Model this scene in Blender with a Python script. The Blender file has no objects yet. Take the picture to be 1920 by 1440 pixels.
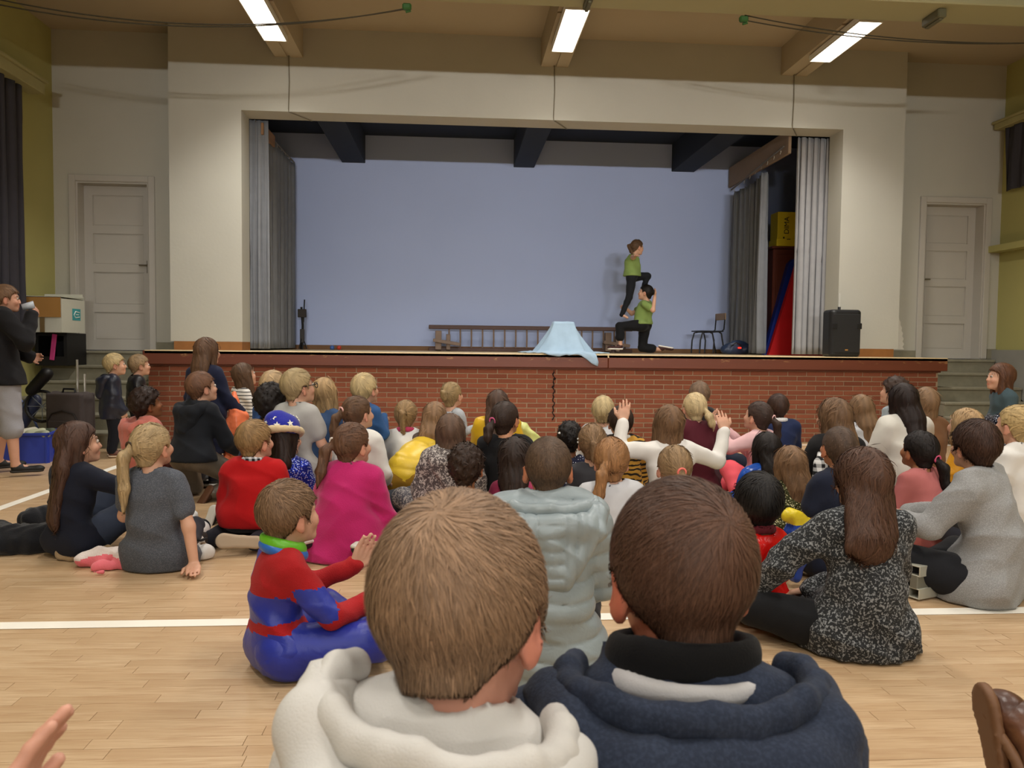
import bpy, math, random, time
import numpy as np
from mathutils import Vector, Matrix
T0 = time.time()
SC = bpy.context.scene
COL = SC.collection
rnd = random.Random(7)
# ---------------------------------------------------------------- camera, light, exposure
FPX, CAMH = 1480.0, 1.1
_y, _p, _r = math.radians(4.2), math.radians(2.75), .011
F0 = np.array([math.sin(_y), math.cos(_y), 0]); R0 = np.array([math.cos(_y), -math.sin(_y), 0]); Z0 = np.array([0, 0, 1.])
CF = F0*math.cos(_p)-Z0*math.sin(_p); CU = Z0*math.cos(_p)+F0*math.sin(_p)
CR = R0*math.cos(_r)+CU*math.sin(_r); CU = CU*math.cos(_r)-R0*math.sin(_r)
cam = bpy.data.objects.new('camera', bpy.data.cameras.new('camera')); COL.objects.link(cam)
cam.matrix_world = Matrix([[CR[0], CU[0], -CF[0], 0], [CR[1], CU[1], -CF[1], 0], [CR[2], CU[2], -CF[2], CAMH], [0, 0, 0, 1]])
cam.data.sensor_width = 36; cam.data.lens = FPX*36/1920; cam.data.clip_start = .05
cam.data.dof.use_dof = True; cam.data.dof.focus_distance = 4.5; cam.data.dof.aperture_fstop = 12
SC.camera = cam
SC.view_settings.view_transform = 'Standard'; SC.view_settings.look = 'None'
SC.view_settings.gamma = 1; SC.view_settings.use_curve_mapping = False
SC.view_settings.exposure = EXPO = 0.0
wd = bpy.data.worlds.new('world'); SC.world = wd; wd.use_nodes = True
wd.node_tree.nodes['Background'].inputs[0].default_value = (.05, .05, .06, 1)
wd.node_tree.nodes['Background'].inputs[1].default_value = .3
LAMP_ROWS = (8.17, 5.0, 1.8, -1.4, -4.6); LAMP_COLS = (-1.92, 1.15, 4.05)
LAMP_W = 45.0
for yy in LAMP_ROWS:
    for xx in LAMP_COLS:
        L = bpy.data.lights.new('lamp_glow', 'AREA'); L.shape = 'RECTANGLE'; L.size = .2; L.size_y = 1.05
        L.energy = LAMP_W; L.color = (1, .96, .90); L.spread = math.radians(120 if yy > 8 else 165)
        o = bpy.data.objects.new('lamp_glow', L); o.location = (xx, yy, 4.318); COL.objects.link(o)

for xx in (-1.2, 1.1, 3.4):     # fill lights added at the hall's rear, out of view, to brighten the backdrop
    L = bpy.data.lights.new('rear_fill_glow', 'AREA'); L.shape = 'RECTANGLE'; L.size = 1.1; L.size_y = .16; L.energy = 25.0; L.color = (1, .97, .93); L.spread = math.radians(44)
    o = bpy.data.objects.new('rear_fill_glow', L); o.location = (xx, -6.84, 3.25); o.rotation_euler = (math.radians(90), 0, 0); COL.objects.link(o)
def ray(x, y): return CF+CR*((x-960)/FPX)-CU*((y-720)/FPX)
def atY(x, y, Y): d = ray(x, y); return np.array([0, 0, CAMH])+d*(Y/d[1])
def atZ(x, y, Z): d = ray(x, y); return np.array([0, 0, CAMH])+d*((Z-CAMH)/d[2])

# ---------------------------------------------------------------- materials
def lin(c):
    if isinstance(c, str):
        c = c.lstrip('#'); c = [int(c[i:i+2], 16)/255 for i in (0, 2, 4)]
    return tuple(x/12.92 if x <= .04045 else ((x+.055)/1.055)**2.4 for x in c[:3])+(1,)
_M = {}
class NT:
    def __init__(s, name):
        s.m = bpy.data.materials.new(name); s.m.use_nodes = True; s.t = s.m.node_tree; s.b = s.t.nodes['Principled BSDF']
    def n(s, typ, **kw):
        x = s.t.nodes.new(typ)
        for k, v in kw.items():
            if k.startswith('i_'):
                k = k[2:]; k = int(k) if k.isdigit() else k.replace('_', ' ')
                x.inputs[k].default_value = v
            else: setattr(x, k, v)
        return x
    def l(s, a, b): s.t.links.new(a, b)
    def val(s, **kw):
        for k, v in kw.items(): s.b.inputs[k.replace('_', ' ')].default_value = v
    def math(s, op, a, b=None, c=None):
        x = s.n('ShaderNodeMath', operation=op)
        for i, v in enumerate((a, b, c)):
            if v is None: continue
            if isinstance(v, (int, float)): x.inputs[i].default_value = v
            else: s.l(v, x.inputs[i])
        return x.outputs[0]
    def mix(s, f, a, b):
        x = s.n('ShaderNodeMix', data_type='RGBA')
        for i, v in ((0, f), (6, a), (7, b)):
            if isinstance(v, (int, float, tuple)): x.inputs[i].default_value = v
            else: s.l(v, x.inputs[i])
        return x.outputs[2]
    def ramp(s, f, p0, p1, c0=(0, 0, 0, 1), c1=(1, 1, 1, 1)):
        x = s.n('ShaderNodeValToRGB'); e = x.color_ramp.elements
        e[0].position = p0; e[1].position = p1; e[0].color = c0; e[1].color = c1; s.l(f, x.inputs[0]); return x.outputs[0]
    def obj(s): return s.n('ShaderNodeTexCoord').outputs['Object']
    def noise(s, vec, sc, det=3, dist=0., scale3=None):
        if scale3:
            m = s.n('ShaderNodeMapping'); m.inputs['Scale'].default_value = scale3; s.l(vec, m.inputs[0]); vec = m.outputs[0]
        x = s.n('ShaderNodeTexNoise'); x.inputs['Scale'].default_value = sc; x.inputs['Detail'].default_value = det; x.inputs['Distortion'].default_value = dist
        s.l(vec, x.inputs['Vector']); return x.outputs[0]
    def bump(s, h, st, dist=.01):
        x = s.n('ShaderNodeBump'); x.inputs['Strength'].default_value = st; x.inputs['Distance'].default_value = dist
        s.l(h, x.inputs['Height']); s.l(x.outputs[0], s.b.inputs['Normal'])
    def col(s, c): 
        if isinstance(c, tuple): s.b.inputs['Base Color'].default_value = c
        else: s.l(c, s.b.inputs['Base Color'])

def plain(name, c, rough=.6, metal=0., var=.12, nsc=6, bump=0., spec=.4, emis=None):
    key = (name, c, rough)
    if key in _M: return _M[key]
    t = NT(name); c = lin(c); t.val(Roughness=rough, Metallic=metal); t.b.inputs['Specular IOR Level'].default_value = spec
    nz = t.noise(t.obj(), nsc, 4)
    d = tuple(v*(1-var) for v in c[:3])+(1,)
    t.col(t.mix(nz, tuple(min(1, v*(1+var)) for v in c[:3])+(1,), d))
    if bump: t.bump(t.noise(t.obj(), nsc*12, 3), bump)
    if emis: t.b.inputs['Emission Color'].default_value = lin(emis[0]); t.b.inputs['Emission Strength'].default_value = emis[1]
    _M[key] = t.m; return t.m

def cloth(col, pat='plain', col2='#ffffff', sc=1.0):
    key = ('cloth', col, pat, col2, sc)
    if key in _M: return _M[key]
    t = NT('fabric'); a, b = lin(col), lin(col2); P = t.obj(); t.val(Roughness=.85); t.b.inputs['Specular IOR Level'].default_value = .25
    t.b.inputs['Sheen Weight'].default_value = .04
    nz = t.noise(P, 9, 3); base = t.mix(nz, tuple(min(1, v*1.12) for v in a[:3])+(1,), tuple(v*.85 for v in a[:3])+(1,))
    fine = t.noise(P, 420, 2); sx = t.n('ShaderNodeSeparateXYZ'); t.l(P, sx.inputs[0]); X, Y, Z = sx.outputs
    bs, bd = .35, .002; h = fine
    def fr(v, f): return t.math('FRACT', t.math('MULTIPLY', v, f))
    if pat == 'stripes':
        base = t.mix(t.math('LESS_THAN', fr(Z, 33*sc), .24), base, b)
    elif pat == 'speckle':
        v = t.noise(P, 95*sc, 4, .6); base = t.mix(t.ramp(v, .52, .60), base, b)
    elif pat == 'marl':
        v = t.noise(P, 230*sc, 2); base = t.mix(t.ramp(v, .45, .62), base, b)
    elif pat == 'leopard':
        v = t.noise(P, 60*sc, 3, 1.2); base = t.mix(t.ramp(v, .5, .56), base, b); bs = .7; h = v; bd = .006
    elif pat in ('dots', 'sequin', 'stars'):
        vo = t.n('ShaderNodeTexVoronoi'); vo.inputs['Scale'].default_value = (60 if pat == 'dots' else 95 if pat == 'sequin' else 13)*sc
        vo.inputs['Randomness'].default_value = .25 if pat == 'dots' else 1.
        t.l(P, vo.inputs['Vector'])
        base = t.mix(t.math('LESS_THAN', vo.outputs['Distance'], .24 if pat == 'dots' else .33 if pat == 'sequin' else .22), base, b)
        if pat == 'sequin':
            t.b.inputs['Metallic'].default_value = .5; t.val(Roughness=.28); h = vo.outputs['Distance']; bs = .9; bd = .004
    elif pat == 'check':
        cx = t.math('LESS_THAN', fr(t.math('ADD', X, t.math('MULTIPLY', Y, .7)), 15*sc), .5); cz = t.math('LESS_THAN', fr(Z, 15*sc), .5)
        base = t.mix(t.math('MULTIPLY', t.math('ADD', cx, cz), .5), base, b)
    elif pat == 'tiger':
        v = t.noise(P, 5, 3, .5); w = fr(t.math('ADD', t.math('MULTIPLY', Z, 30*sc), t.math('MULTIPLY', v, 4.)), 1.)
        base = t.mix(t.math('LESS_THAN', w, .38), base, b)
    elif pat == 'floral':
        v = t.noise(P, 45*sc, 2); base = t.mix(t.ramp(v, .57, .62), base, b); v2 = t.noise(P, 52*sc, 2, 2.); base = t.mix(t.ramp(v2, .6, .63), base, lin('#6f8f5a'))
    elif pat == 'nylon':
        t.val(Roughness=.42); t.b.inputs['Specular IOR Level'].default_value = .5; bs = .15
        h = t.noise(P, 24, 4, .6); bd = .01; bs = .28
    elif pat == 'satin':
        t.val(Roughness=.25); t.b.inputs['Sheen Weight'].default_value = .0; h = t.noise(P, 11, 3, .6); bs = .5; bd = .02
    elif pat == 'knit':
        h = t.noise(P, 260, 2, 0, (1, 1, 2.2)); bs = .6; bd = .004
    elif pat == 'fleece':
        h = t.noise(P, 170, 3); bs = .55; bd = .004; t.b.inputs['Sheen Weight'].default_value = .2
    elif pat == 'denim':
        base = t.mix(t.noise(P, 300, 2), base, tuple(min(1, v*1.5) for v in a[:3])+(1,))
    t.col(base); t.bump(h, bs, bd); _M[key] = t.m; return t.m

def hairmat(c):
    key = ('hair', c)
    if key in _M: return _M[key]
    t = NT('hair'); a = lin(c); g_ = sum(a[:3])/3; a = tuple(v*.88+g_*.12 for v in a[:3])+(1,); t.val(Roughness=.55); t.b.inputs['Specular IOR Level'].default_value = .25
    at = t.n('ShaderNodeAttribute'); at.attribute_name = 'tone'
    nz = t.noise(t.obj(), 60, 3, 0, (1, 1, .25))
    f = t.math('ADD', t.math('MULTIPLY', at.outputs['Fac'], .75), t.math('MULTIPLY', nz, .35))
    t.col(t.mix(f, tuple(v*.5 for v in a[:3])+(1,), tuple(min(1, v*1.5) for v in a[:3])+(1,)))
    t.bump(t.noise(t.obj(), 190, 2, 0, (1, 1, .12)), .5, .003)
    _M[key] = t.m; return t.m

def skinmat(c='#c99a7e'):
    key = ('skin', c)
    if key in _M: return _M[key]
    t = NT('skin'); a = lin(c); t.val(Roughness=.5); t.b.inputs['Specular IOR Level'].default_value = .35
    t.b.inputs['Subsurface Weight'].default_value = .0
    at = t.n('ShaderNodeAttribute'); at.attribute_name = 'blush'; br = t.n('ShaderNodeAttribute'); br.attribute_name = 'brow'
    nz = t.noise(t.obj(), 18, 4)
    base = t.mix(nz, tuple(v*.9 for v in a[:3])+(1,), tuple(min(1, v*1.1) for v in a[:3])+(1,))
    base = t.mix(at.outputs['Fac'], base, (a[0]*.95, a[1]*.52, a[2]*.48, 1))
    base = t.mix(br.outputs['Fac'], base, (.06, .035, .02, 1))
    t.col(base); t.bump(t.noise(t.obj(), 350, 2), .12, .001); _M[key] = t.m; return t.m

# ---------------------------------------------------------------- object helpers
def tag(o, label=None, cat=None, group=None, kind=None):
    if label: o['label'] = label
    if cat: o['category'] = cat
    if group: o['group'] = group
    if kind: o['kind'] = kind
    return o
def thing(name, label, cat, loc=(0, 0, 0), rz=0, group=None):
    o = bpy.data.objects.new(name, None); COL.objects.link(o); o.empty_display_size = .1
    o.location = loc; o.rotation_euler = (0, 0, rz); return tag(o, label, cat, group)
def link(name, me, mat=None, parent=None, loc=None):
    o = bpy.data.objects.new(name, me); COL.objects.link(o)
    if mat is not None:
        ms = mat if isinstance(mat, (list, tuple)) else [mat]
        if len(me.materials) == 0:
            for m in ms: me.materials.append(m)
    if parent is not None: o.parent = parent
    if loc is not None: o.location = loc
    return o
def rawmesh(name, V, F, smooth=True, attrs=None, mi=None):
    """F: Nx4 or Nx3 int array or list of arrays"""
    me = bpy.data.meshes.new(name); V = np.asarray(V, np.float32); F = np.asarray(F, np.int32)
    n, k = F.shape
    me.vertices.add(len(V)); me.vertices.foreach_set('co', V.ravel())
    me.loops.add(n*k); me.loops.foreach_set('vertex_index', F.ravel())
    me.polygons.add(n); me.polygons.foreach_set('loop_start', np.arange(0, n*k, k, dtype=np.int32))
    me.polygons.foreach_set('use_smooth', np.full(n, smooth, bool))
    if mi is not None: me.polygons.foreach_set('material_index', np.asarray(mi, np.int32))
    me.update(calc_edges=True)
    if attrs:
        for k2, v in attrs.items():
            a = me.attributes.new(k2, 'FLOAT', 'POINT'); a.data.foreach_set('value', np.asarray(v, np.float32))
    return me
class MB:
    """mesh builder of polygons"""
    def __init__(s): s.v = []; s.f = []; s.m = []; s.cur = 0
    def add(s, vs, fs):
        b = len(s.v); s.v += [tuple(map(float, v)) for v in vs]; s.f += [[b+i for i in f] for f in fs]; s.m += [s.cur]*len(fs)
    def box(s, lo, hi, bev=0., M=None):
        x0, y0, z0 = lo; x1, y1, z1 = hi
        if bev <= 0:
            vs = [(x0, y0, z0), (x1, y0, z0), (x1, y1, z0), (x0, y1, z0), (x0, y0, z1), (x1, y0, z1), (x1, y1, z1), (x0, y1, z1)]
            fs = [(3, 2, 1, 0), (4, 5, 6, 7), (0, 1, 5, 4), (1, 2, 6, 5), (2, 3, 7, 6), (3, 0, 4, 7)]
        else:
            b = bev; vs = []; idx = {}
            for ix, (xa, sx) in enumerate(((x0, 1), (x1, -1))):
                for iy, (ya, sy) in enumerate(((y0, 1), (y1, -1))):
                    for iz, (za, sz) in enumerate(((z0, 1), (z1, -1))):
                        for ax in range(3):
                            d = [b*sx, b*sy, b*sz]; d[ax] = 0
                            idx[ix, iy, iz, ax] = len(vs); vs.append((xa+d[0], ya+d[1], za+d[2]))
            fs = []
            for ax in range(3):
                o1, o2 = [(1, 2), (2, 0), (0, 1)][ax]
                for e in (0, 1):
                    q = []
                    for a, c in ((0, 0), (1, 0), (1, 1), (0, 1)):
                        i = [0, 0, 0]; i[ax] = e; i[o1] = a; i[o2] = c; q.append(idx[i[0], i[1], i[2], ax])
                    fs.append(q if e else q[::-1])
            for ax in range(3):
                o1, o2 = [(1, 2), (2, 0), (0, 1)][ax]
                for a in (0, 1):
                    for c in (0, 1):
                        def g(e, w): i = [0, 0, 0]; i[ax] = e; i[o1] = a; i[o2] = c; return idx[i[0], i[1], i[2], w]
                        q = [g(0, o1), g(1, o1), g(1, o2), g(0, o2)]
                        fs.append(q if (a == c) else q[::-1])
            for ix in (0, 1):
                for iy in (0, 1):
                    for iz in (0, 1):
                        q = [idx[ix, iy, iz, 0], idx[ix, iy, iz, 1], idx[ix, iy, iz, 2]]
                        fs.append(q if (ix+iy+iz) % 2 else q[::-1])
        if M is not None: vs = [tuple(M @ Vector(v)) for v in vs]
        s.add(vs, fs)
    def tube(s, pts, r, n=8, cap=True):
        pts = [Vector(p) for p in pts]; rs = r if isinstance(r, (list, tuple)) else [r]*len(pts)
        rings = []; up = None
        for i, p in enumerate(pts):
            d = (pts[min(i+1, len(pts)-1)]-pts[max(i-1, 0)]).normalized()
            if up is None: up = Vector((0, 0, 1)) if abs(d.z) < .9 else Vector((0, 1, 0))
            u = (up-d*up.dot(d)).normalized(); w = d.cross(u); up = u
            rings.append([p+(u*math.cos(a)+w*math.sin(a))*rs[i] for a in (2*math.pi*k/n for k in range(n))])
        vs = [v for rg in rings for v in rg]; fs = []
        for i in range(len(pts)-1):
            for k in range(n):
                fs.append((i*n+k, i*n+(k+1) % n, (i+1)*n+(k+1) % n, (i+1)*n+k))
        if cap: fs.append(list(range(n))[::-1]); fs.append([(len(pts)-1)*n+k for k in range(n)])
        s.add(vs, fs)
    def mesh(s, name, smooth=False):
        me = bpy.data.meshes.new(name); me.from_pydata(s.v, [], s.f)
        if any(s.m): me.polygons.foreach_set('material_index', s.m)
        if smooth: me.polygons.foreach_set('use_smooth', [True]*len(me.polygons))
        me.update(); return me
    def obj(s, name, mat, parent=None, smooth=False, loc=None): return link(name, s.mesh(name, smooth), mat, parent, loc)
def box(name, lo, hi, mat, parent=None, bev=0., kind=None):
    b = MB(); b.box(lo, hi, bev); o = b.obj(name, mat, parent)
    if kind: o['kind'] = kind
    return o
# ---------------------------------------------------------------- implicit surfaces -> quads
f4 = np.float32
def rc(p, a, b, ra, rb, fl=None):
    a = np.asarray(a, f4); b = np.asarray(b, f4); ba = b-a; L = float(ba@ba)+1e-9
    pa = p-a; t = np.clip(pa@ba/L, 0, 1); q = pa-t[:, None]*ba
    if fl is not None: q = q*np.asarray(fl, f4)
    return np.sqrt((q*q).sum(1))-(ra+(rb-ra)*t)
def ell(p, c, r, M=None):
    q = p-np.asarray(c, f4)
    if M is not None: q = q@M
    r = np.asarray(r, f4); k0 = np.sqrt(((q/r)**2).sum(1))+1e-6; k1 = np.sqrt(((q/(r*r))**2).sum(1))+1e-6
    return k0*(k0-1)/k1
def su(a, b, k):
    h = np.maximum(k-np.abs(a-b), 0)/k; return np.minimum(a, b)-h*h*(k*.25)
class S:
    """smooth union of primitives with bounds"""
    def __init__(s, k=.02): s.k = k; s.p = []; s.lo = np.array([9.]*3); s.hi = -s.lo; s.post = []; s.fin = None
    def bd(s, c, r): c = np.asarray(c, float); s.lo = np.minimum(s.lo, c-r); s.hi = np.maximum(s.hi, c+r)
    def c(s, a, b, ra, rb=None, fl=None, k=None):
        rb = ra if rb is None else rb; s.p.append((lambda p: rc(p, a, b, ra, rb, fl), k or s.k)); m = 1 if fl is None else 1/min(min(fl), 1)
        s.bd(a, ra*m); s.bd(b, rb*m); return s
    def e(s, c, r, M=None, k=None): s.p.append((lambda p: ell(p, c, r, M), k or s.k)); s.bd(c, max(r)); return s
    def g(s, fn, c, r, k=None):
        c = np.asarray(c, f4)
        def w(p):
            dd = np.sqrt(((p-c)**2).sum(1)); out = dd-f4(r*.8); m = dd < r*1.25
            if m.any(): out[m] = fn(p[m])
            return out
        s.p.append((w, k or s.k)); s.bd(c, r); return s
    def __call__(s, p):
        d = None
        for fn, k in s.p:
            e = fn(p); d = e if d is None else su(d, e, k)
        for q in s.post: d = q(p, d)
        return d
def grad(fn, p, e=.002):
    d = fn(p); g = np.stack([fn(p+np.eye(3, dtype=f4)[i]*f4(e))-d for i in range(3)], 1)/e
    return d, g
def polyg(fn, lo, hi, h, pad=None, newton=1):
    pad = pad if pad is not None else 2.5*h
    lo = np.asarray(lo, float)-pad; hi = np.asarray(hi, float)+pad; B = 4
    n = np.maximum(np.ceil((hi-lo)/(h*B)).astype(int), 1)
    ax = [lo[i]+(np.arange(n[i])+.5)*h*B for i in range(3)]
    G = np.stack(np.meshgrid(*ax, indexing='ij'), -1).reshape(-1, 3).astype(f4)
    dc = fn(G).reshape(n)
    act = np.abs(dc) < h*B*1.9
    D = np.repeat(np.repeat(np.repeat(dc, B, 0), B, 1), B, 2).astype(f4)
    Am = np.repeat(np.repeat(np.repeat(act, B, 0), B, 1), B, 2)
    idx = np.argwhere(Am); P = (lo+(idx+.5)*h).astype(f4)
    D[Am] = fn(P)
    I = D < 0; N = D.shape
    c8 = [I[i:N[0]-1+i, j:N[1]-1+j, k:N[2]-1+k] for i in (0, 1) for j in (0, 1) for k in (0, 1)]
    s8 = sum(c.astype(np.int8) for c in c8); cell = (s8 > 0) & (s8 < 8)
    ci = np.argwhere(cell); 
    if len(ci) == 0: return np.zeros((0, 3)), np.zeros((0, 4), int)
    vid = np.full(cell.shape, -1, np.int32); vid[cell] = np.arange(len(ci))
    acc = np.zeros((len(ci), 3)); cnt = np.zeros(len(ci))
    cor = [(i, j, k) for i in (0, 1) for j in (0, 1) for k in (0, 1)]
    dv = {c: D[ci[:, 0]+c[0], ci[:, 1]+c[1], ci[:, 2]+c[2]] for c in cor}
    for a in cor:
        for x in range(3):
            if a[x] == 0:
                b = list(a); b[x] = 1; b = tuple(b); da, db = dv[a], dv[b]; m = (da < 0) != (db < 0)
                t = np.where(m, da/(da-db+1e-12), 0); pt = np.repeat(np.array(a, float)[None], len(ci), 0); pt[:, x] = t
                acc[m] += pt[m]; cnt[m] += 1
    V = (lo+(ci+acc/cnt[:, None]+.5)*h).astype(f4)
    Fs = []
    for x in range(3):
        y, z = (x+1) % 3, (x+2) % 3
        sl0 = [slice(None)]*3; sl1 = [slice(None)]*3; sl0[x] = slice(0, -1); sl1[x] = slice(1, None)
        a, b = I[tuple(sl0)], I[tuple(sl1)]; e = np.argwhere(a != b)
        e = e[(e[:, y] > 0) & (e[:, z] > 0) & (e[:, y] < cell.shape[y]) & (e[:, z] < cell.shape[z])]
        ins = a[e[:, 0], e[:, 1], e[:, 2]]
        q = []
        for dy, dz in ((-1, -1), (0, -1), (0, 0), (-1, 0)):
            w = e.copy(); w[:, y] += dy; w[:, z] += dz; q.append(vid[w[:, 0], w[:, 1], w[:, 2]])
        q = np.stack(q, 1); q[~ins] = q[~ins][:, ::-1]; Fs.append(q)
    F = np.concatenate(Fs); F = F[(F >= 0).all(1)]
    for _ in range(newton):
        d, g = grad(fn, V); gg = (g*g).sum(1)+1e-6; st = d/gg; st = np.clip(st, -h*.6, h*.6)
        V = V-g*st[:, None]
    return V, F
def solid(name, sh, h, mat, parent=None, attrs=None, mi=None, lo=None, hi=None, newton=1):
    V, F = polyg(sh, sh.lo if lo is None else lo, sh.hi if hi is None else hi, h, newton=newton)
    if len(F) == 0: return None
    at = attrs(V) if attrs else None
    m = mi(V[F].mean(1)) if mi else None
    return link(name, rawmesh(name, V, F, True, at, m), mat, parent)
# ---------------------------------------------------------------- people
V3 = lambda *a: np.array(a, float)
def nrm(v): v = np.asarray(v, float); return v/(np.linalg.norm(v)+1e-9)
def rotz(a): c, s = math.cos(a), math.sin(a); return np.array([[c, -s, 0], [s, c, 0], [0, 0, 1.]])
def rotx(a): c, s = math.cos(a), math.sin(a); return np.array([[1, 0, 0], [0, c, -s], [0, s, c]])
def roty(a): c, s = math.cos(a), math.sin(a); return np.array([[c, 0, s], [0, 1, 0], [-s, 0, c]])
def head_fn(hs):
    H = S(.022)
    H.e((0, -.012, .018), (.0735, .091, .085)); H.e((0, .028, -.042), (.052, .058, .062), k=.03); H.c((-.012, .068, -.084), (.012, .068, -.084), .015)
    H.c((0, .083, .002), (0, .094, -.026), .006, .009, k=.014); H.e((0, .092, -.030), (.013, .009, .007), k=.008)
    for s in (-1, 1):
        H.e((s*.036, .066, -.028), (.02, .016, .018)); H.c((s*.016, .078, .022), (s*.042, .066, .020), .007, .006, k=.014)
        H.e((s*.0765, -.006, -.018), (.0075, .018, .029), rotx(-.15)@rotz(-s*.35), k=.006); H.e((s*.072, .0, -.04), (.008, .01, .013), k=.008)
    H.c((-.017, .083, -.055), (.017, .083, -.055), .0055, k=.007); H.c((-.012, .082, -.064), (.012, .082, -.064), .006, k=.007)
    def f(q):
        q = q/f4(hs); d = H(q)
        for s in (-1, 1):
            d = np.maximum(d, -(np.sqrt(((q-np.array([s*.031, .096, .004], f4))**2).sum(1))-.0155))
            d = np.maximum(d, -(ell(q, (s*.084, -.001, -.014), (.0045, .010, .018))))
        d = np.maximum(d, -(ell(q, (0, .094, -.0595), (.018, .006, .0012))))
        return d*f4(hs)
    return f
HAIRLINE = ([-.13, -.06, -.040, -.026, -.012, .012, .030, .040, .06, .1], [-.078, -.078, -.060, -.034, .012, .014, -.012, .03, .05, .058])
def mkrot(d, n):
    d = nrm(d); n = np.asarray(n, float); n = nrm(n-d*(n@d)); return d, n, np.cross(d, n)
def add_hand(B, w, d, n, ts, curl, s, grip=0):
    d, n, x = mkrot(d, n); H = S(.006*s); r = .0078*s
    offs = (-.025, -.009, .008, .024); ln = (.050, .062, .058, .044)
    if ts < 0: ln = ln[::-1]
    k0 = []
    for o, L in zip(offs, ln):
        a = w+x*o*s*.55+d*.004*s; b = w+d*(.058-abs(o)*.25)*s+x*o*s; H.c(a, b, .0125*s, .0095*s)
        k0.append(b); c1 = math.cos(curl); s1 = math.sin(curl); c2 = math.cos(curl*2.1); s2 = math.sin(curl*2.1)
        spread = x*o*4.5*(.35 if curl < .5 else .05)
        m = b+(d*c1+n*s1+spread*.5)*L*.52*s; e = m+(d*c2+n*s2+spread*.4)*L*.48*s
        H.c(b, m, r, r*.92, k=.003); H.c(m, e, r*.92, r*.75, k=.003)
    t0 = w+d*.014*s+x*ts*.018*s; t1 = t0+(d*.7+x*ts*.75+n*.25)*.032*s; t2 = t1+(d*.9+x*ts*.25+n*(.2+curl*.6))*.027*s
    H.c(w, t1, .012*s, .0095*s); H.c(t1, t2, .0088*s, .0072*s, k=.004)
    c = w+d*.055*s
    B.g(lambda p: H(p), c, .105*s, k=.008)

def flow_fns(kind, tie, crown=(.012, -.058, .088)):
    crown = np.array(crown, f4)
    def radial(q):
        v = q-crown; v[:, 2] -= .25*np.abs(v[:, 2])+.02; sw = np.stack([-v[:, 1], v[:, 0], 0*v[:, 0]], 1)*.35
        return v+sw
    def down(q):
        v = np.stack([q[:, 0]*.9, -.03-.5*np.maximum(q[:, 2]-.03, 0)*np.sign(-q[:, 1]), -.12-.0*q[:, 2]], 1)
        v[:, 0] += np.where(q[:, 2] > .05, np.sign(q[:, 0])*.18, 0); v[:, 0] -= np.where(q[:, 2] < -.08, q[:, 0]*.7, 0); return v
    if kind in ('pony', 'bun', 'braid'):
        t = np.asarray(tie, f4)
        def f(q):
            v = t-q; dist = np.sqrt((v**2).sum(1)); o = v/dist[:, None]
            tail = (q[:, 1] < t[1]-.004) | ((dist < .03) & (q[:, 1] < t[1]+.01)) | (q[:, 2] < -.1)
            dn = np.stack([0*q[:, 0], -.05+0*q[:, 0], -1+0*q[:, 0]], 1); o[tail] = dn[tail]; return o
        return f
    if kind in ('long', 'bob', 'half'): return down
    if kind == 'curly': return lambda q: q+np.sin(q[:, ::-1]*140)*.06
    return radial

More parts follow.
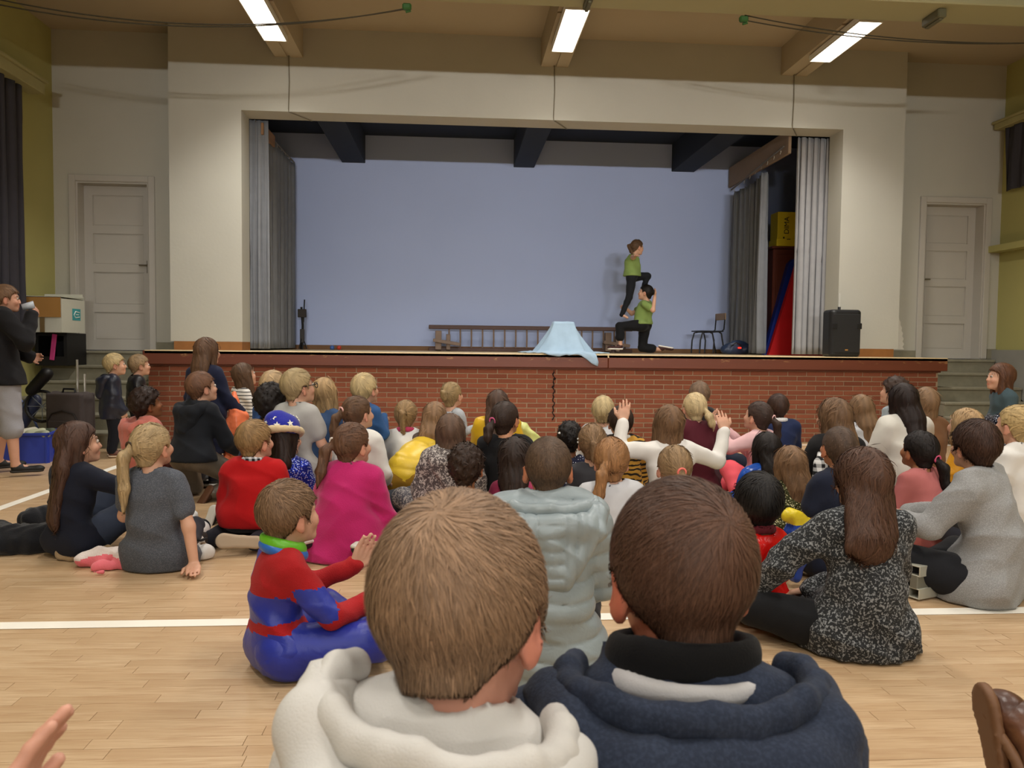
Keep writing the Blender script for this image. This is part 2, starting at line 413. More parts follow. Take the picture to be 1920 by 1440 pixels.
def hair_shape(kind, hs, L, tie, side, vol=0., h2=None, nk=None, bk=.1, ho_w=None):
    """in head space. returns S, cap test"""
    H = S(.012); t = {'short': .012, 'buzz': .0035, 'curly': .024, 'crop': .008}.get(kind, .009)+vol
    top = t*1.25
    H.e((0, -.014, .019+top*.3), (.0735+t, .091+t, .085+top))
    H.c((0, -.035, -.03), (0, -.045, -.055), .052+t*.5, .044+t*.4, fl=(1, 1.05, 1))
    cut = []
    xs, zs = HAIRLINE
    def hl(q):
        z0 = np.interp(q[:, 1], xs, zs).astype(f4); return (z0-q[:, 2])*.8
    E2 = []
    if kind in ('long', 'half'):
        m1 = h2(nk+V3(side*.3, -bk*.72, -.005)); m2 = h2(nk+V3(side, -bk-.012, -max(.03, L-.13)))
        E2.append(lambda q: rc(q, (0, -.045, .02), m1, .078, .074, (1, 1.7, 1)))
        we = ho_w or (.068 if L > .33 else .050)
        E2.append(lambda q: rc(q, m1, m2, .074, we, (1, 2.2, 1)))
        if ho_w:
            for s_ in (-1, 1): E2.append(lambda q, s_=s_: rc(q, (s_*.045, -.045, -.01), m2+V3(s_*.065, .012, .015*s_), .052, .040, (1, 1.6, 1)))
        for s in (-1, 1): E2.append(lambda q, s=s: rc(q, (s*.066, -.004, .02), (s*.06+side*.2, -.045, -min(L*.7, .17)), .027, .026, (1.2, 1, 1)))
    if kind == 'bob':
        E2.append(lambda q: rc(q, (0, -.03, .02), (0, -.045, -L+.03), .082, .078, (1, 1.35, 1)))
        for s in (-1, 1): E2.append(lambda q, s=s: rc(q, (s*.064, .008, .02), (s*.064, .0, -L+.02), .026, .03))
    if kind == 'pony':
        tx, ty, tz = tie; m = V3(tx+side*.35, ty-.045, tz-.045); tb = h2(tie, True); e = tb+V3(side, -.02, -L)
        if e[2] < nk[2]+.03: e[1] = min(e[1], nk[1]-bk-.022)
        e = h2(e)
        E2.append(lambda q: rc(q, (tx, ty+.01, tz), m, .014, .027)); E2.append(lambda q: rc(q, m, m*.4+e*.6, .027, .025)); E2.append(lambda q: rc(q, m*.4+e*.6, e, .025, .007))
    if kind == 'bun': E2.append(lambda q: ell(q, (tie[0], tie[1]-.015, tie[2]), (.034, .03, .034)))
    if kind == 'braid':
        def br(q):
            d = None
            n = max(3, int(L/.024))
            for i in range(n):
                for s in (-1, 1):
                    u = i+.5*(s > 0); c = (tie[0]+s*.008+side*u/n, tie[1]-.012, tie[2]-u*.024); r = .0155*(1-.35*u/n)
                    e = ell(q, c, (r, r, r*1.25), roty(s*.6)); d = e if d is None else su(d, e, .004)
            return d
        E2.append(br)
    def f(q):
        q = q/f4(hs); d = H(q)
        if kind == 'curly': d = d-f4(.006)*np.sin(q[:, 0]*95+2)*np.sin(q[:, 1]*90)*np.sin(q[:, 2]*100)
        elif kind in ('long', 'bob', 'half', 'pony', 'braid', 'bun'):
            a = np.arctan2(q[:, 0], -q[:, 1]-.02); d = d-f4(.0013)*np.sin(a*26+3*np.sin(q[:, 2]*25))
        d = su(np.full_like(d, 9), d, .001); d = np.maximum(d, hl(q)) if kind not in ('long', 'bob', 'half') else np.maximum(d, np.minimum(hl(q), 9))
        if kind in ('short', 'crop', 'buzz', 'curly'): d = d+np.clip((-.008-q[:, 2])*.16, 0, .012)*(.8 if kind == 'short' else .35)
        for e in E2:
            ee = e(q)
            if kind in ('long', 'bob', 'half', 'pony'):
                a = np.arctan2(q[:, 0], -q[:, 1]-.02)
                ee = ee-f4(.0022)*np.sin(q[:, 0]*190+2.5*np.sin(q[:, 2]*22)+q[:, 1]*60)
            d = su(d, ee, .014)
        # keep the face clear
        d = np.maximum(d, -(ell(q, (0, .098, -.03), (.056, .052, .088))))
        return d*f4(hs)
    lo = V3(-.13, -.15, -.1)*hs; hi = V3(.13, .12, .145)*hs
    if kind in ('long', 'half', 'bob'): lo[2] = -(L+.09)*hs; lo[0] += min(side, 0)*1.2; hi[0] += max(side, 0)*1.2; lo[1] = -.24*hs; lo[0] -= .03; hi[0] += .03
    if kind == 'braid': lo[2] = min(lo[2], (tie[2]-L-.04)*hs); lo[1] = -.16*hs
    if kind == 'pony': lo[2] = min(lo[2], (tie[2]-L-.03)*hs); lo[1] = (tie[1]-.13)*hs; lo[2] -= .03; lo[0] += min(side+tie[0], 0); hi[0] += max(side+tie[0], 0)
    return f, lo, hi

def strands(fn, V, F, flow, count, L, w, lift, seed, seg=4, jit=.25):
    r = np.random.RandomState(seed); q = V[F]; ar = np.linalg.norm(np.cross(q[:, 1]-q[:, 0], q[:, 3]-q[:, 0]), axis=1); pr = ar/ar.sum()
    i = r.choice(len(F), count, p=pr); u = r.rand(count, 1); v = r.rand(count, 1)
    p = (q[i, 0]*(1-u)*(1-v)+q[i, 1]*u*(1-v)+q[i, 2]*u*v+q[i, 3]*(1-u)*v).astype(f4)
    jd = r.randn(count, 3).astype(f4)*jit; LL = (L*(.6+.8*r.rand(count, 1))).astype(f4); lf = (lift*(.3+1.2*r.rand(count))).astype(f4)
    pts = []; sides = []
    for s in range(seg+1):
        d, g = grad(fn, p, .0015); n = g/(np.linalg.norm(g, axis=1, keepdims=True)+1e-6)
        p = p-n*np.clip(d-lf*(.15+.85*s/seg), -.006, .006)[:, None]
        t = flow(p.copy()); t = t/(np.linalg.norm(t, axis=1, keepdims=True)+1e-6)+jd; t = t-n*(t*n).sum(1)[:, None]
        t = t/(np.linalg.norm(t, axis=1, keepdims=True)+1e-6)
        sd = np.cross(t, n)
        if s == 0: sd0 = sd
        pts.append(p.copy()); sides.append(sd*(w*(1-.85*(s/seg)**1.5))); p = (p+t*LL/seg).astype(f4)
    n1 = seg+1; P = np.stack(pts, 1); Sd = np.stack(sides, 1)
    VV = np.stack([P-Sd, P+Sd], 2).reshape(-1, 3)
    base = (np.arange(count)*n1*2)[:, None]+(np.arange(seg)*2)[None]
    FF = np.stack([base, base+1, base+3, base+2], -1).reshape(-1, 4)
    tone = np.repeat(np.clip(.45+.25*r.randn(count), 0, 1), n1*2)
    return VV, FF, tone

def ring_sdf(c, r0, r1, rad, fx=1., fz=1., tilt=0.):
    c = np.asarray(c, f4)
    def f(p):
        q = p-c; return np.sqrt(((np.hypot(q[:, 0], q[:, 1]*r0/r1)-r0)*fx)**2+((q[:, 2]+tilt*q[:, 1])*fz)**2)-rad
    return f
def make_hood(root, J, th, mat, vox, top):
    N, k, C = J['neck'], J['k'], J['chest']; yb = C[1]-(.098*k+th)/1.38+.004; tz = N[2]-.015+top.get('hz', 0); w = .108*k**.5*top.get('hw', 1); Hh = top.get('hl', .13); x0 = N[0]; r = .030+th*.2
    H = S(.022)
    for s in (-1, 1):
        up = top.get('hup', 0)*s
        H.c((x0+s*w, N[1]-.02, tz+up), (x0+s*w*.92, (yb+N[1])/2-.03, tz-.005+up), r*.9, r); H.c((x0+s*w*.92, (yb+N[1])/2-.03, tz-.005+up), (x0+s*w*.6, yb-.012, tz-.03), r, r*1.1)
        H.c((x0+s*w*.86, yb-.004, tz-.045), (x0+s*w*.22, yb-.022, tz-.03-Hh), r*.95, r)
    H.c((x0-w*.6, yb-.014, tz-.03), (x0+w*.6, yb-.014, tz-.03), r*1.12, r*1.12); H.c((x0, yb-.016, tz-.05), (x0, yb-.022, tz-.03-Hh), r*1.2, r*1.1)
    for s in (-1, 1): H.c((x0+s*w*.42, yb-.008, tz-.05), (x0+s*w*.2, yb-.014, tz-.03-Hh), r, r*1.05)
    hc = J['head']; nr = .047*J['hs']+.012
    def hp(p, d):
        d = d-wrinkle(p, top.get('hwr', .0035), 5.3)
        if top.get('hoodq'):
            ph = np.where(np.abs(p[:, 0]-x0) > .042, np.abs(np.sin(math.pi*(np.abs(p[:, 0]-x0)-.042)/.036)), np.abs(np.sin(math.pi*(p[:, 2]+.01)/.040))); d = d-f4(.008)*(ph**.4-.7)
        return np.maximum(d, -(rc(p, J['neck']-V3(0, 0, .02), hc-V3(0, 0, .02), nr, nr*1.2)))
    H.post.append(hp); H.lo -= .01; H.hi += .01
    o = solid('hood', H, vox*.9, mat, root)
    if vox < .009:   # near the camera: the folded rim and seam are pieces of their own
        R_ = S(.006); pts = []
        for i in range(15):
            a = math.radians(-205+i*230/14.); pts.append(V3(x0+math.cos(a)*w*.93, N[1]-.035+math.sin(a)*abs(yb-N[1]+.02)*.92, tz+.020+top.get('hup', 0)*math.cos(a)+.004*math.sin(i*2.1)))
        for a, b in zip(pts[:-1], pts[1:]): R_.c(a, b, .017, .017, (1, 1, .8))
        R_.post.append(lambda p, d: d-wrinkle(p, .002, 1.3)); solid('hood_rim', R_, vox*.85, mat, o)
    return o
_SHOE = {}
def shoe_mesh(kind):
    if kind in _SHOE: return _SHOE[kind]
    up = S(.015); up.c((0, .0, .05), (0, .035, .04), .030, .028); up.c((0, .0, .028), (0, .15, .024), .029, .028, (1, 1, 1.25)); up.e((0, .155, .024), (.034, .04, .022))
    up.post.append(lambda p, d: np.maximum(d, .014-p[:, 2]))
    if kind == 'low': up.post.append(lambda p, d: np.maximum(d, -(ell(p, (0, .0, .085), (.024, .035, .04)))))
    V, F = polyg(up, up.lo, up.hi, .007); a = rawmesh('shoe', V, F)
    so = S(.012); so.c((0, -.005, .01), (0, .06, .01), .033, .030, (1, 1, 2.2)); so.c((0, .06, .01), (0, .15, .01), .030, .039, (1, 1, 2.2))
    so.post.append(lambda p, d: np.maximum(d, np.abs(p[:, 2]-.009)-.010))
    V, F = polyg(so, so.lo, so.hi, .007); b = rawmesh('sole', V, F)
    a.materials.append(None); b.materials.append(None); _SHOE[kind] = (a, b); return a, b
def put_shoe(root, ankle, td, sn, s, cols, kind='full', lace=False):
    """ankle point, toe direction, sole-up normal"""
    a, b = shoe_mesh(kind); td = nrm(td); u = nrm(np.asarray(sn, float)-td*(td@np.asarray(sn, float))); x = np.cross(td, u)
    M = Matrix([[x[0]*s, td[0]*s, u[0]*s, 0], [x[1]*s, td[1]*s, u[1]*s, 0], [x[2]*s, td[2]*s, u[2]*s, 0], [0, 0, 0, 1]])
    c = np.asarray(ankle)-u*.055*s; M.translation = Vector(c)
    o = link('shoe', a, None, root); o.matrix_local = M; o.material_slots[0].link = 'OBJECT'; o.material_slots[0].material = plain('shoe', cols[0], .6)
    q = link('sole', b, None, o); q.material_slots[0].link = 'OBJECT'; q.material_slots[0].material = plain('sole', cols[1], .7)
    if lace or cols[0] != cols[1]:
        m = MB()
        for i in range(4): m.tube([(-.014, .05+.02*i, .052-.006*i), (0, .052+.02*i, .060-.0065*i), (.014, .05+.02*i, .052-.006*i)], .003, 5)
        m.obj('laces', plain('lace', '#c8c4ba', .8), o, True)
    return o

def wrinkle(p, a, sd):
    v = p*f4(1)
    a1 = p[:, 0]*(20+sd % 7)+p[:, 2]*27+2.2*np.sin(p[:, 2]*17+p[:, 1]*13+sd); a2 = p[:, 2]*44-p[:, 0]*21+2*np.sin(p[:, 0]*21+sd*2)+p[:, 1]*15
    w = .9-2.0*np.abs(np.sin(a1*.5))**.8+.55*(.8-1.7*np.abs(np.sin(a2*.5))**.7)+.4*np.sin(p[:, 1]*52+p[:, 2]*38+sd)
    return f4(a)*w

def pose(Sz, kind, k=None, hs=1., lean=(0, .0), bench=.25):
    """local joints, facing +Y; index 0 = left (-x), 1 = right"""
    hz = Sz-.103*hs; zc = Sz-.20*hs-.015; zs = zc-.045
    zp = {'cross': .085, 'bench': bench+.08, 'seiza': .17, 'kneelup': .33*Sz+.02, 'stand': Sz*.5, 'crawl': .3}.get(kind, .085)
    if k is None: k = (zs-zp)/.37 if kind != 'stand' else Sz/1.25
    k = max(.72, min(1.32, k)); lx, ly = lean
    J = dict(S=Sz, k=k, hs=hs, kind=kind)
    J['pel'] = V3(0, 0, zp); J['waist'] = V3(lx*.3, ly*.3-.022*k, zp+(zs-zp)*.45); J['chest'] = V3(lx*.75, ly*.75-.012, zp+(zs-zp)*.78)
    J['neck'] = V3(lx, ly, zc); J['head'] = V3(lx*1.15, ly*1.1+.022, hz); J['HM'] = np.eye(3)
    sw = .104*k+.008
    J['sh'] = [V3(lx-sw, ly-.008, zs), V3(lx+sw, ly-.008, zs)]
    J['hip'] = [V3(-.072*k, 0, zp), V3(.072*k, 0, zp)]
    J['el'] = [J['sh'][0]+V3(-.045, .05, -.19)*k, J['sh'][1]+V3(.045, .05, -.19)*k]
    J['wr'] = [V3(lx-.07*k, ly+.22*k, max(zp+.06, zs-.27*k)), V3(lx+.07*k, ly+.22*k, max(zp+.06, zs-.27*k))]
    J['hd'] = [V3(.4, .8, -.2), V3(-.4, .8, -.2)]; J['hn'] = [V3(.5, 0, -1), V3(-.5, 0, -1)]; J['curl'] = [.45, .45]
    if kind == 'cross' or kind == 'sit':
        J['kn'] = [V3(-.25*k, .24*k, .13*k), V3(.25*k, .24*k, .13*k)]; J['an'] = [V3(.07*k, .33*k, .06), V3(-.07*k, .27*k, .06)]
        J['td'] = [V3(.8, .5, 0), V3(-.8, .5, 0)]; J['sn'] = [V3(-.3, .2, 1), V3(.3, .2, 1)]
    elif kind == 'seiza':
        J['kn'] = [V3(-.12*k, .32*k, .06), V3(.12*k, .32*k, .06)]; J['an'] = [V3(-.11*k, -.05*k, .055), V3(.11*k, -.05*k, .055)]
        J['td'] = [V3(-.25, -1, .1), V3(.25, -1, .1)]; J['sn'] = [V3(0, .1, -1), V3(0, .1, -1)]
    elif kind == 'kneelup':
        J['kn'] = [V3(-.1*k, .06*k, .06), V3(.1*k, .06*k, .06)]; J['an'] = [V3(-.1*k, -.24*k, .06), V3(.1*k, -.24*k, .06)]
        J['td'] = [V3(0, -.5, -.9), V3(0, -.5, -.9)]; J['sn'] = [V3(0, 1, -.3), V3(0, 1, -.3)]
    elif kind == 'bench':
        J['kn'] = [V3(-.1*k, .38*k, zp+.06), V3(.1*k, .38*k, zp+.06)]; J['an'] = [V3(-.1*k, .42*k, .07), V3(.1*k, .42*k, .07)]
        J['td'] = [V3(-.1, 1, 0), V3(.1, 1, 0)]; J['sn'] = [V3(0, 0, 1)]*2
    else:
        J['kn'] = [V3(-.075*k, .02, zp*.52), V3(.075*k, .02, zp*.52)]; J['an'] = [V3(-.08*k, -.01, .075*k), V3(.08*k, -.01, .075*k)]
        J['td'] = [V3(-.15, 1, 0), V3(.15, 1, 0)]; J['sn'] = [V3(0, 0, 1)]*2
        J['el'] = [J['sh'][0]+V3(-.03, .0, -.21)*k, J['sh'][1]+V3(.03, .0, -.21)*k]
        J['wr'] = [J['el'][0]+V3(.01, .1, -.15)*k, J['el'][1]+V3(-.01, .1, -.15)*k]; J['hd'] = [V3(0, .3, -1)]*2; J['hn'] = [V3(1, 0, 0), V3(-1, 0, 0)]
    return J

def person(label, J, loc, phi, hair=('short', '#6e5236'), top=None, legs=None, shoes=('#1c1c1e', '#c9c5bb'), skin='#c79a80', vox=.0115, n_str=350, group=None, eyes=False,
           seed=1, acc=None, fing=1.0, strand=None):
    root = thing('person', label, 'child' if J.get('adult') is None else 'person', loc, -phi, group)
    k, hs = J['k'], J['hs']; HM = J['HM']; hc = J['head']; sm = skinmat(skin)
    top = dict(dict(col='#888888', pat='plain', col2='#ffffff', sc=1., sleeve='long', th=.014, wr=.0048, hood=None, hem=None, quilt=0, coll=None), **(top or {}))
    legs = dict(dict(col='#26282e', pat='plain', col2='#ffffff', sc=1., th=.010, cut=0, name='trousers'), **(legs or {}))
    HMf = HM.astype(f4); hcf = hc.astype(f4); hf = head_fn(hs); fl = lambda p, d: np.maximum(d, .004-p[:, 2])
    # body ------------------------------------------------------------
    B = S(.018)
    B.g(lambda p: hf((p-hcf)@HMf), hc, .145*hs, k=.01)
    nt = hc+HM@V3(0, -.022, -.06)*hs
    B.c(nt, J['neck']-V3(0, .0, .015), .043*hs, .046*k**.5, k=.02); B.c(J['neck']-V3(0, 0, .02), J['chest'], .05*k, .085*k, (1, 1.4, 1), k=.03); B.c(J['chest'], J['pel'], .095*k, .085*k, (1, 1.5, 1))
    B.c(J['sh'][0]*.6+J['sh'][1]*.4, J['sh'][0], .04*k, .036*k); B.c(J['sh'][1]*.6+J['sh'][0]*.4, J['sh'][1], .04*k, .036*k)
    covered = legs['name'] and not legs['cut'] and shoes and J['kind'] != 'stand'
    for i in (0, 1):
        B.c(J['sh'][i], J['el'][i], .036*k, .029*k); B.c(J['el'][i], J['wr'][i], .030*k, .0195*k+.002)
        hsz = (.78+.22*k)*fing
        add_hand(B, J['wr'][i], J['hd'][i], J['hn'][i], 1 if (i == 0) == (True) else -1, J['curl'][i], hsz)
        if covered: continue
        B.c(J['hip'][i], J['kn'][i], .062*k, .043*k); B.c(J['kn'][i], J['an'][i], .041*k, .026*k)
        B.c(J['an'][i], J['an'][i]+nrm(J['td'][i])*.09*k-nrm(J['sn'][i])*.03*k, .022*k, .018*k)
    B.post.append(fl)
    def at(V):
        q = ((V-hcf)@HMf)/hs
        lip = np.clip(1.6-np.sqrt(((q-np.array([0, .086, -.0595]))/np.array([.022, .02, .009]))**2 @ np.ones(3)), 0, 1)
        ear = np.clip((np.abs(q[:, 0])-.070)*90, 0, .45)*(np.abs(q[:, 2]+.015) < .045)*(np.abs(q[:, 1]) < .05)
        chk = .35*np.clip(1-np.sqrt((((np.abs(q[:, :1])-.04)**2+(q[:, 1:2]-.07)**2+(q[:, 2:3]+.03)**2)).ravel())/.035, 0, 1)
        nose = .3*np.clip(1-np.linalg.norm(q-np.array([0, .1, -.03]), axis=1)/.02, 0, 1)
        br = ((np.abs(np.abs(q[:, 0])-.031) < .017)*(np.abs(q[:, 2]-.024) < .0045)*(q[:, 1] > .05)).astype(float)*.8
        hand = 0*ear
        for i in (0, 1): hand = hand+.22*np.clip(1-np.linalg.norm(V-(J['wr'][i]+nrm(J['hd'][i])*.09), axis=1)/.05, 0, 1)
        return {'blush': np.clip(np.maximum.reduce([lip, ear, chk, nose, hand]), 0, 1), 'brow': br}
    solid('body', B, vox*.93, sm, root, attrs=at)
    if eyes:
        for s in (-1, 1):
            e = S(.001); c = V3(s*.0315, .0800, .004)*hs
            o = link('eye', eye_mesh(), None, root); o.matrix_local = Matrix(HM.tolist()).to_4x4(); o.location = Vector(hc+HM@c); o.scale = (hs, hs, hs)
    # hair ------------------------------------------------------------
    hk = hair[0]; hcol = hair[1]; ho = hair[2] if len(hair) > 2 else {}
    L = ho.get('L', {'long': .26, 'half': .26, 'bob': .13, 'pony': .2, 'braid': .16}.get(hk, .1)); tie = ho.get('tie', (0, -.105, .03)); side = ho.get('side', 0.)
    def h2(b, inv=False):
        return hc+HM@(V3(*b)*hs) if inv else ((np.asarray(b, float)-hc)@HM)/hs
    hfn, lo, hi = hair_shape(hk, hs, L, tie, side, ho.get('vol', 0), h2, J['neck'], (.078 if hk in ('long', 'half') else .066)*k+(top or {}).get('th', .014), ho.get('wid'))
    V, F = polyg(hfn, lo, hi, max(.0045, vox*.62), newton=1)
    tn = .35+.2*np.sin(V[:, 0]*160+V[:, 2]*20)
    ln = {'short': .045, 'buzz': .010, 'curly': .02, 'crop': .022}.get(hk, .085)
    sc = dict(n=n_str, w=.0042 if vox > .009 else .0028, L=ln*ho.get('len', 1), lift={'short': .004, 'curly': .010, 'buzz': .0012, 'crop': .003}.get(hk, .0025), jit=.7 if hk == 'curly' else .22); sc.update(dict(jit=.09, L=.05, lift=.0015) if hk in ('pony', 'braid', 'bun') else {}); sc.update(strand or {})
    VV, FF, tt = strands(hfn, V, F, flow_fns(hk, np.array(tie)*hs, ho.get('crown', (.012, -.058, .088))), sc['n'], sc['L'], sc['w'], sc['lift'], seed, seg=4 if vox < .009 else 3, jit=sc['jit'])
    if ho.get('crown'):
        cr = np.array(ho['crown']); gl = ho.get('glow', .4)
        tn = tn+gl*np.exp(-(np.linalg.norm(V-cr, axis=1)/.05)**2)-.12*(V[:, 2] < -.02); tt = tt+gl*np.exp(-(np.linalg.norm(VV-cr, axis=1)/.05)**2)-.12*(VV[:, 2] < -.02)  # scalp tint lightens tone round the crown; tone drops lower down
    Va = np.concatenate([V, VV]); Va = Va@HM.T+hc
    Fa = np.concatenate([F, FF+len(V)]); ta = np.concatenate([tn, tt])
    link('hair', rawmesh('hair', Va, Fa, True, {'tone': ta}), hairmat(hcol), root)
    if hk in ('pony', 'half', 'bun') and ho.get('band'):
        tp = V3(*tie)+V3(0, -.006, 0); m = MB(); n = 14; 
        ring = [hc+HM@((tp+V3(.019*math.cos(a), -.004, .019*math.sin(a)))*hs) for a in [2*math.pi*i/n for i in range(n+1)]]
        m.tube(ring, .0055, 6, False); m.obj('hair_band', plain('band', ho['band'], .5), root, True)
    for bd in ho.get('beads', ()):
        m = MB(); c = hc+HM@(V3(*bd[:3])*hs); m.tube([c+V3(-.012, 0, 0), c+V3(0, -.003, .003), c+V3(.012, 0, 0)], [.004, .009, .004], 8); m.obj('hair_clip', plain('bead', bd[3], .3), root, True)
    # top -------------------------------------------------------------
    th = top['th']; T = S(.035); fy = (1, 1.38, 1); P, W, C, N = J['pel'], J['waist'], J['chest'], J['neck']
    low = P.copy(); low[2] = max(P[2]-.02, .0)
    T.c(low, W, .112*k+th, .097*k+th, fy); T.c(W, C, .097*k+th, .102*k+th, fy); T.c(J['sh'][0]*.80+J['sh'][1]*.20, J['sh'][1]*.80+J['sh'][0]*.20, .050*k+th, .050*k+th, (1, 1.1, 1), k=.06)
    if J['kind'] != 'crawl': T.c(J['hip'][0], J['hip'][1], .094*k+th, .094*k+th, (1, 1.05, 1.1), k=.05)
    T.c(C, N-V3(0, 0, .035), .10*k+th, .052*k+th, (1, 1.3, 1), k=.05)
    sl = top['sleeve']
    for i in (0, 1):
        if sl == 'none': continue
        a, e, w = J['sh'][i], J['el'][i], J['wr'][i]
        if sl == 'short':
            m = a+(e-a)*.62; T.c(a, m, .040*k+th, .041*k+th, k=.03)
        else:
            T.c(a, e, .040*k+th, .033*k+th, k=.03); T.c(e, w-(w-e)*.06, .034*k+th, .022*k+th+.003, k=.012)
    if top['hem'] == 'dress' or top['hem'] == 'coat':
        kc = (J['kn'][0]+J['kn'][1])*.5
        r1 = top.get('flare', .26)*k; T.c(W-V3(0, 0, .03), V3(0, .06*k, .03), .10*k+th, r1, (1, 1.12, 1.), k=.05)
        if top['hem'] == 'dress' or J['kind'] in ('seiza',):
            for i in (0, 1): T.c(P, J['kn'][i], .11*k, .085*k+th, k=.05)
    if top['hem'] == 'skirt':
        r1 = top.get('flare', .17)*k; T.c(W, V3(P[0], P[1], P[2]-top.get('len', .2)), .10*k+th, r1, (1, 1.15, 1), k=.05)
    for ex in (top['extra'](J) if top.get('extra') else ()):
        if isinstance(ex[0], str): T.e(*ex[1:])
        else: T.c(*ex)
    sd = seed*1.7; wr = top['wr']
    neckr = .047*hs+.008
    def tp(p, d):
        d = d-wrinkle(p, wr, sd)
        if top['quilt']:
            q = top['quilt']; ph = np.abs(np.sin(math.pi*(p[:, 2]+.012*np.sin(p[:, 0]*14))/q)); hd_ = (ell(p, N+V3(0, -.10, -.085), (.15, .09, .12)) < 0) if top.get('hoodq') else np.zeros(len(p), bool)
            ph = np.where(hd_ & (np.abs(p[:, 0]-N[0]) > .045), np.abs(np.sin(math.pi*(np.abs(p[:, 0]-N[0])-.045)/.034)), ph)
            d = d-f4(.012)*(ph**.38-.72)
        if top['hem'] is None:
            hz = P[2]-.075*k if J['kind'] not in ('cross', 'sit', 'seiza', 'bench') else P[2]-.06
            arm = np.minimum.reduce([np.sqrt(((p-J['wr'][i].astype(f4))**2).sum(1)) for i in (0, 1)]) if sl == 'long' else np.full(len(p), 9.)
            arm = np.where(np.abs(p[:, 0]) > .15*k+.05, .05, arm)
            d = np.where(arm > .10, np.maximum(d, (hz-p[:, 2])), d)
        elif top['hem'] == 'skirt': d = np.maximum(d, P[2]-top.get('len', .2)-p[:, 2])
        if top.get('fold'): d = d-top['fold']*np.sin(np.arctan2(p[:, 0], -p[:, 1])*13+sd)*np.clip((W[2]-p[:, 2])*6, 0, 1)
        d = np.maximum(d, -(rc(p, J['neck']-V3(0, 0, .02), hc-V3(0, 0, .02), neckr*.95, neckr*1.25)))
        return np.maximum(d, .006-p[:, 2])
    T.post.append(tp)
    mats = cloth(top['col'], top['pat'], top['col2'], top['sc'])
    mi = None
    if top.get('split'): mats = [mats]+[m for m in top['split'][0]]; mi = lambda C: top['split'][1](C, J)
    T.lo -= .01; T.hi += .01
    solid(top.get('name', 'top'), T, vox*1.12, mats, root, mi=mi)
    if top['hood'] == 'down': make_hood(root, J, th, mats[0] if isinstance(mats, list) else mats, vox, top)
    if top['coll']:
        m = S(.008); n = 16
        pts = [N+V3(math.cos(a)*.057*k**.5, math.sin(a)*.052*k**.5-.006, .008+.012*math.sin(a)*-1) for a in [2*math.pi*i/n for i in range(n+1)]]
        for a, b in zip(pts[:-1], pts[1:]): m.c(a, b, .011, .011, (1, 1, .7))
        solid('collar', m, max(.006, vox*.6), cloth(top['coll'][0], *(top['coll'][1:] or ['plain'])), root)
    # legs ------------------------------------------------------------
    if legs['name']:
        G = S(.03); t2 = legs['th']
        G.c(J['hip'][0], J['hip'][1], .080*k+t2, .080*k+t2)
        for i in (0, 1):
            G.c(J['hip'][i], J['kn'][i], .078*k+t2, .053*k+t2); e = J['an'][i]
            if legs['cut']:
                e = J['kn'][i]+(J['an'][i]-J['kn'][i])*legs['cut']; G.c(J['kn'][i], e, .053*k+t2, .058*k+t2, k=.01)
            else: G.c(J['kn'][i], e, .052*k+t2, .036*k+t2, k=.012)
        G.post.append(lambda p, d: np.maximum(d-wrinkle(p, .003, sd+4), .005-p[:, 2]))
        G.lo -= .01; G.hi += .01
        solid(legs['name'], G, vox*1.2, cloth(legs['col'], legs['pat'], legs['col2'], legs['sc']), root)
    if shoes:
        for i in (0, 1): put_shoe(root, J['an'][i], J['td'][i], J['sn'][i], (.72+.28*k)*J.get('fs', 1), shoes)
    return root
_EYE = []
def eye_mesh():
    if _EYE: return _EYE[0]
    V = []; F = []; n, r = 12, .0098
    for i in range(9):
        a = math.pi*i/8
        for j in range(n): b = 2*math.pi*j/n; V.append((r*math.sin(a)*math.cos(b), r*math.cos(a), r*math.sin(a)*math.sin(b)))
    for i in range(8):
        for j in range(n): F.append((i*n+j, i*n+(j+1) % n, (i+1)*n+(j+1) % n, (i+1)*n+j))
    mi = [2 if f < n*2 else 1 if f < n*3 else 0 for f in range(len(F))]
    me = rawmesh('eye', V, F, True, None, mi)
    for c, rr in (('#b9b0a6', .3), ('#5a4632', .2), ('#0b0908', .1)): me.materials.append(plain('eye'+c, c, rr, var=.02))
    _EYE.append(me); return me
TARGET = V3(2.15, 10.8, 2.0)
PEOPLE = []
